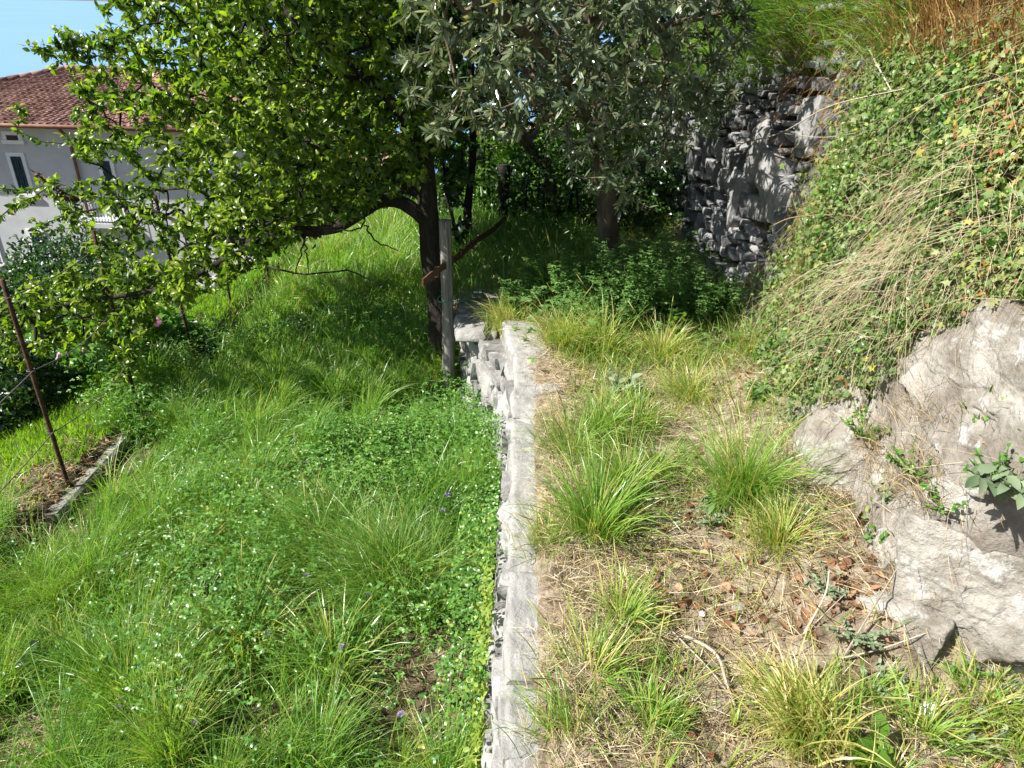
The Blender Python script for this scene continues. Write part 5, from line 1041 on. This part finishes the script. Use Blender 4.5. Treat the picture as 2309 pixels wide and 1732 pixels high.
# ------------------------------------------------------------------ leafy plants
def leafy_stem_plant(name, label, base, h, nst, per, ll, asp, mat, spread=.12, kind='oval', tri=False, cat='plant', group=None, tm=.5):
    root = thing(name, label, cat, base, group); sm = MB(); lf = MB()
    for i in range(nst):
        a = RNG.uniform(0, 6.3); e = np.array([math.cos(a) * spread * RNG.uniform(.2, 1.2), math.sin(a) * spread * RNG.uniform(.2, 1.2), h * RNG.uniform(.6, 1.05)]); L = smooth_line([base, base + e * np.array([.6, .6, .5]), base + e], 12); tube(sm, L, np.linspace(.003, .0012, 12), 4)
        f = RNG.uniform(2, 11, per); k = f.astype(int); p = L[k] + (L[np.minimum(k + 1, 11)] - L[k]) * (f - k)[:, None]; ax = norm(sphere_dirs(per, RNG) * np.array([1, 1, .5]) + np.array([0, 0, .15]))
        if tri: trifoliate(lf, p + ax * .02, ll, -.005, .012, np.clip(RNG.normal(tm, .2, per), 0, 1), 3, 'oval', asp)
        else: S = RNG.uniform(*ll, per); leaves(lf, p, ax, sphere_dirs(per, RNG) * .5 + np.array([0, 0, 1]), S, S * asp, np.clip(RNG.normal(tm, .2, per), 0, 1), kind, .3, RNG.uniform(.1, .8, per))
    sm.build('stems', mat, root); lf.build('leaves', mat, root); return root
AL = [(1180, 690, .24, 'small alfalfa clump at the left end of the patch'), (1290, 700, .36, 'alfalfa clump beside the shaded seed tuft'), (1350, 665, .46, 'tall alfalfa clump in front of the olive trunk'), (1420, 700, .44, 'alfalfa clump behind the yellow tuft'), (1490, 715, .40, 'alfalfa clump on the sunlit right side of the patch'), (1570, 730, .36, 'alfalfa clump nearest the ivy foot'), (1450, 645, .44, 'alfalfa clump right of the olive trunk'), (1530, 665, .36, 'farther alfalfa clump in the shade near the rear wall'), (1235, 670, .30, 'small alfalfa clump left of the seed tuft'), (1625, 720, .30, 'low alfalfa clump tucked against the bank'), (1395, 735, .34, 'lowest alfalfa clump just behind the bright young weed'), (1320, 735, .26, 'alfalfa clump fringed by arching pale grass')]
for px, py, h, lab in AL: leafy_stem_plant('alfalfa', lab, onf(px, py + 15, zter), h, 26, 34, (.014, .028), .42, M['alfalfa'], .17, tri=True, group='alfalfa clumps under the olive')
leafy_stem_plant('weed', 'bright young weed with pale leaves standing in front of the alfalfa', onf(1515, 790, zter), .24, 6, 12, (.03, .05), .5, M['bright'], .06, 'broad', tm=.9)
leafy_stem_plant('weed', 'broad leaved weed with pale drooping leaves among terrace grass', onf(1420, 900, zter), .12, 9, 6, (.04, .07), .42, M['sage'], .12, 'broad', tm=.4)
leafy_stem_plant('weed', 'flat weed with curled leaves on the bare patch', onf(1700, 895, zter), .09, 9, 5, (.05, .08), .4, M['alfalfa'], .12, 'broad')
leafy_stem_plant('weed', 'small curled weed at the foot of the feathery tuft', onf(1610, 1145, zter), .07, 6, 4, (.04, .06), .4, M['alfalfa'], .06, 'broad')
leafy_stem_plant('weed', 'nettle like weed on the lower wall top', onf(1165, 715, zter), .16, 8, 12, (.02, .035), .5, M['bright'], .1, 'broad')
leafy_stem_plant('weed', 'glossy bright leaved weed at the bottom edge', onf(1945, 1715, zter), .10, 6, 4, (.05, .08), .6, M['bright'], .06, 'broad', tm=.6)
leafy_stem_plant('mullein', 'broad pale mullein rosette in the lower left meadow', onf(270, 1460, zlow), .14, 9, 5, (.08, .13), .4, M['sage'], .14, 'broad', tm=.25)
leafy_stem_plant('mullein', 'mullein with limp grey leaves farther up the lower left meadow', onf(350, 1410, zlow), .16, 8, 4, (.07, .12), .4, M['sage'], .13, 'broad', tm=.3)
leafy_stem_plant('weed', 'dark leafy weed standing near the left edge of the meadow', onf(125, 1530, zlow), .16, 5, 6, (.05, .09), .45, M['dark'], .08, 'broad')
for px, py, lab in [(1920, 1440, 'grey leaved creeping herb left of the lower boulder'), (1990, 1560, 'grey leaved herb below the low beige stone'), (1600, 1180, 'tiny grey herb in the middle of the dry terrace'), (1870, 1340, 'grey leaved herb beside the pile of brown leaves'), (2180, 1680, 'grey leaved herb right of the white stone chip'), (2000, 1240, 'grey leaved herb between the white rocks')]:
    leafy_stem_plant('grey_herb', lab, onf(px, py, zter), .07, 10, 12, (.010, .02), .5, M['sage'], .09, group='grey herbs on the dry ground')
def on_bank(px, py):
    y0, s0 = bank_at(px, py); p, a, b, nr = bank_frame(np.array([y0]), np.array([s0])); return p[0] + nr[0] * .03
CW = [(1800, 960, 'sage', .08, 'grey green weed rooted above the small grey rock'), (1960, 985, 'herb', .09, 'green weed in the cleft right of the cracked rock'), (2010, 1130, 'sage', .07, 'grey weed growing between the white rocks'), (2080, 1080, 'herb', .08, 'green weed under the left end of the largest rock face'), (1900, 1180, 'herb', .07, 'green weed at the foot of the cracked rock'), (1960, 1290, 'sage', .07, 'grey weed beside the small beige rock'), (2150, 1500, 'herb', .07, 'green weed under the edge of the lower boulder'), (2250, 1510, 'sage', .06, 'grey weed under the edge of the lower boulder, near the frame edge'), (2140, 1160, 'herb', .08, 'green weed on the ledge over the lower boulder'), (2290, 1110, 'herb', .09, 'green weed on the ledge at the right edge'), (1850, 1120, 'herb', .06, 'small green weed on the face of the cracked rock'), (2060, 760, 'herb', .08, 'weed hanging over the left end of the largest rock face'), (2170, 745, 'ivy', .07, 'leafy sprig hanging over the top of the largest rock face')]
for px, py, mt, h_, lab in CW: leafy_stem_plant('crevice_weed', lab, on_bank(px, py), h_, 14, 10, (.010, .022), .55, M[mt], .10)
for px, py, nn_, lab in [(1985, 1020, 160, 'dry brown stems in the cleft right of the cracked rock'), (2050, 1110, 150, 'dry brown stems under the largest rock face'), (1930, 1210, 170, 'dry brown stems below the cracked rock'), (2000, 1310, 150, 'dry brown stems beside the lower boulder'), (2120, 1125, 120, 'dry brown stems on the ledge between the boulders'), (2180, 1500, 200, 'dry brown stems along the bottom edge of the lower boulder'), (2130, 950, 70, 'tangle of dry straw lying on the largest rock face')]:
    b0 = on_bank(px, py); mb = MB(); n = nn_; base = b0 + RNG.normal(0, .045, (n, 3)) * np.array([.4, 1, 1]); blades(mb, base, RNG.uniform(.04, .15, n), RNG.uniform(1.8, 4.6, n), RNG.uniform(.1, 1.3, n), RNG.uniform(.2, 1.8, n), RNG.uniform(.0014, .0028, n), np.clip(RNG.normal(.5, .25, n), 0, 1), 4); tag(mb.build('dry_tuft', M['straw']), lab, 'dry grass')
p = onX(2240, 1105, 1.22); leafy_stem_plant('weed', 'light green broad leaved weed growing between the two big boulders', p, .07, 10, 5, (.04, .065), .45, M['sage'], .08, 'broad', tm=.3)
p = onX(1990, 660, 1.36); leafy_stem_plant('weed', 'pale broad leaved weed standing out of the ivy above the boulders', p, .10, 8, 6, (.04, .07), .5, M['sage'], .09, 'broad', tm=.3)
# yellow creeper on the wall face
root = thing('yellow_creeper', 'yellow green creeper climbing the wall face from the meadow', 'plant', (-.1, 1.8, -.6)); mb = MB(); n = 2600
y = RNG.uniform(1.25, 2.5, n); u = RNG.uniform(0, 1, n) ** .8; zz = -.68 + u * (.60 - .25 * np.abs(y - 1.75)); k = RNG.random(n) < np.clip(1.2 - 1.1 * np.abs(y - 1.75), .05, 1) * np.clip(2.5 * (n2(y, zz, 6, 95) - .28), .05, 1); y, zz = y[k], zz[k]; n = len(y)
x = wall_bot(y) + (zz + .6) * .1 - RNG.uniform(.0, 1, n) ** 1.5 * (.02 + .26 * np.maximum(n2(y, y * 0, 4, 96) - .3, 0)) - .01; p = np.stack([x, y, zz], 1); S = RNG.uniform(.014, .03, n)
leaves(mb, p, norm(sphere_dirs(n, RNG) + np.array([-.2, 0, -.4])), norm(np.array([-1, -.25, .8]) + sphere_dirs(n, RNG) * .5), S, S * .6, np.clip(RNG.normal(.45, .22, n) + .2 * (zz + .5), 0, 1), 'oval', .15, .5); mb.build('leaves', M['yellowvine'], root)
mb = MB()
for i in range(10):
    yy_ = RNG.uniform(1.4, 2.3); tube(mb, smooth_line([(wall_bot(yy_) - .03, yy_, -.75), (wall_bot(yy_) - .01, yy_ + .1, -.45), (wall_bot(yy_) + .02, yy_ + .05, -.2)], 8), .0025, 4)
mb.build('stems', M['herb'], root)
root = thing('wall_weed', 'green weeds climbing the wall face below the bend', 'plant', (-.2, 3.0, -.5)); mb = MB(); n = 5200; y = RNG.uniform(1.45, 3.75, n); zz = -.62 + RNG.uniform(0, 1, n) ** 1.2 * (.50 - .16 * sstep(2.9, 3.5, y)) * (.55 + .9 * n2(y, y * 0, 5, 102, 2)); p = np.stack([wall_bot(y) + (zz + .6) * .08 - RNG.uniform(0, 1, n) ** 1.6 * .16, y, zz], 1); S = RNG.uniform(.010, .021, n)
leaves(mb, p, norm(sphere_dirs(n, RNG) + np.array([-.2, 0, .1])), norm(np.array([-.5, -.25, 1]) + sphere_dirs(n, RNG) * .6), S, S * .6, np.clip(RNG.normal(.48, .22, n), 0, 1), 'oval', .15, .5); mb.build('leaves', M['herb'], root)

# ------------------------------------------------------------------ litter one can count
def dead_leaf(px, py, size, low=False):
    p = onf(px, py, zlow if low else zter) + np.array([0, 0, .006 + size * .15]); mb = MB(); a = RNG.uniform(0, 6.3)
    leaves(mb, p[None], np.array([[math.cos(a), math.sin(a), RNG.uniform(-.2, .3)]]), sphere_dirs(1, RNG) * .6 + np.array([[0, 0, 1.0]]), size, size * RNG.uniform(.5, .75), RNG.uniform(.1, .95), 'broad', RNG.uniform(.3, 1.2), RNG.uniform(-.9, 1.2))
    return tag(mb.build('dead_leaf', M['deadleaf']), 'curled brown dead leaf on the dry terrace', 'leaf', 'dead leaves on the terrace')
for i in range(150):
    c = [(1720, 1390, 170, 60), (1560, 1340, 130, 60), (1800, 1560, 160, 60), (1560, 1160, 90, 60), (1450, 1420, 90, 50), (1640, 840, 60, 30), (2240, 1640, 60, 50), (1900, 1330, 60, 60), (1420, 1530, 60, 60), (1330, 880, 40, 30)][i % 10]
    px, py = RNG.normal(c[0], c[2] * .55), RNG.normal(c[1], c[3] * .6); dead_leaf(px, py, RNG.uniform(.022, .052))
def twig(pts, r, label, name='dry_twig', mat='twig', side=()):
    mb = MB(); tube(mb, smooth_line(pts, 14), np.linspace(r, r * .5, 14), 6, RNG.uniform(.3, .9), True, .15, 3)
    for s_ in side: tube(mb, smooth_line(s_, 8), np.linspace(r * .6, r * .3, 8), 5, .6)
    return tag(mb.build(name, M[mat]), label, 'twig')
def tz_(px, py, h=.015): return onf(px, py, zter) + np.array([0, 0, h])
twig([tz_(1205, 875, .03), onY(1212, 820, 3.38), onY(1240, 785, 3.4)], .006, 'short grey forked twig standing up beside the flat stone', side=[[onY(1212, 820, 3.38), onY(1214, 790, 3.42)]])
twig([tz_(1540, 1440), tz_(1610, 1490, .03), tz_(1635, 1550, .02), tz_(1655, 1600)], .006, 'forked grey twig lying on the bare soil in the foreground', side=[[tz_(1618, 1510, .03), tz_(1640, 1505, .03), tz_(1665, 1500, .02)]])
twig([tz_(1515, 1435, .02), tz_(1600, 1530, .03), tz_(1650, 1590, .02)], .003, 'long pale stalk beside the forked grey twig')
twig([tz_(1810, 1440, .02), onf(1850, 1375, zter) + np.array([0, 0, .06]), onf(1855, 1335, zter) + np.array([0, 0, .09])], .004, 'pale stalk rising from the brown leaf pile', side=[[tz_(1835, 1420, .03), tz_(1890, 1385, .08)]])
twig([tz_(1895, 1495, .01), tz_(1960, 1400, .06), onf(2010, 1330, zter) + np.array([0, 0, .12])], .0035, 'long straight pale stalk leaning on the low beige stone')
twig([tz_(1895, 1495, .02), tz_(1980, 1480, .03), tz_(2080, 1455, .05)], .003, 'pale straw stalk lying towards the lower boulder')
twig([onX(1660, 325, 1.32), onX(1760, 300, 1.36), onX(1870, 240, 1.42), onX(2040, 200, 1.5)], .004, 'long bare runner arching out of the ivy across the rear wall', side=[[onX(1760, 300, 1.36), onX(1850, 310, 1.40), onX(1930, 300, 1.42)]])
twig([onX(1735, 512, 1.28), onX(1790, 490, 1.33), onX(1900, 485, 1.37), onX(1960, 500, 1.4)], .003, 'green grass stalk arching from the ivy over the rear wall foot', mat='straw')
twig([onX(1955, 105, 1.62), onX(1985, 160, 1.55), onX(2010, 205, 1.52)], .005, 'curved bare runner hanging at the top of the ivy')
p = tz_(1583, 1390, .010); mb = MB(); sv = norm(CS10); sv = sv * np.array([.0105, .0105, .008]); a = np.linspace(0, 5 * np.pi, 40); r_ = np.linspace(.001, .009, 40)
mb.add(sv + p, CQ10); tube(mb, np.stack([p[0] + r_ * np.cos(a), p[1] + r_ * np.sin(a), p[2] + .0065 - r_ * .35], 1), np.linspace(.0008, .0022, 40), 5); tag(mb.build('snail_shell', M['shell']), 'small white snail shell on the bare soil', 'shell')
p = tz_(2092, 1612, .02); mb = MB(); stones(mb, p[None], np.array([[.024, .018, .02]]), frames(np.array([[1.0, .3, 0]]), np.array([[-.3, 1.0, .2]])), np.array([.9]), .4, .4, (CS10, CQ10), 7, 2); tag(mb.build('stone_chip', M['shell']), 'white stone chip near the bottom right corner', 'stone')
p = tz_(1665, 1377, .012); mb = MB(); stones(mb, p[None], np.array([[.022, .016, .012]]), frames(np.array([[1.0, .3, 0]]), np.array([[-.3, 1.0, .2]])), np.array([.5]), .5, .4, (CS10, CQ10), 9, 2); tag(mb.build('pebble', M['rock']), 'rounded mauve grey pebble among the brown leaves', 'stone')
mb = MB(); fl = [(700, 1365), (680, 1290), (770, 1330), (910, 1685), (860, 1330), (1000, 1215), (1010, 1180), (835, 1410), (290, 1665), (620, 1500), (780, 1530), (460, 1700)]
for i, (px, py) in enumerate(fl):
    b = onf(px, py, zlow); c = b + np.array([0, 0, .17]); root = thing('purple_flower', 'tiny purple clover flower rising above the meadow grass', 'flower', b, 'purple flowers in the meadow'); m1 = MB(); tube(m1, [b, b + np.array([.01, 0, .09]), c], .0012, 4); m1.build('stem', M['herb'], root)
    m2 = MB(); d = sphere_dirs(30, RNG); d[:, 2] = np.abs(d[:, 2]); leaves(m2, c + d * .005, d, sphere_dirs(30, RNG), .011, .005, RNG.random(30), 'oval', .2, .2); m2.build('blossom', M['purple'], root)
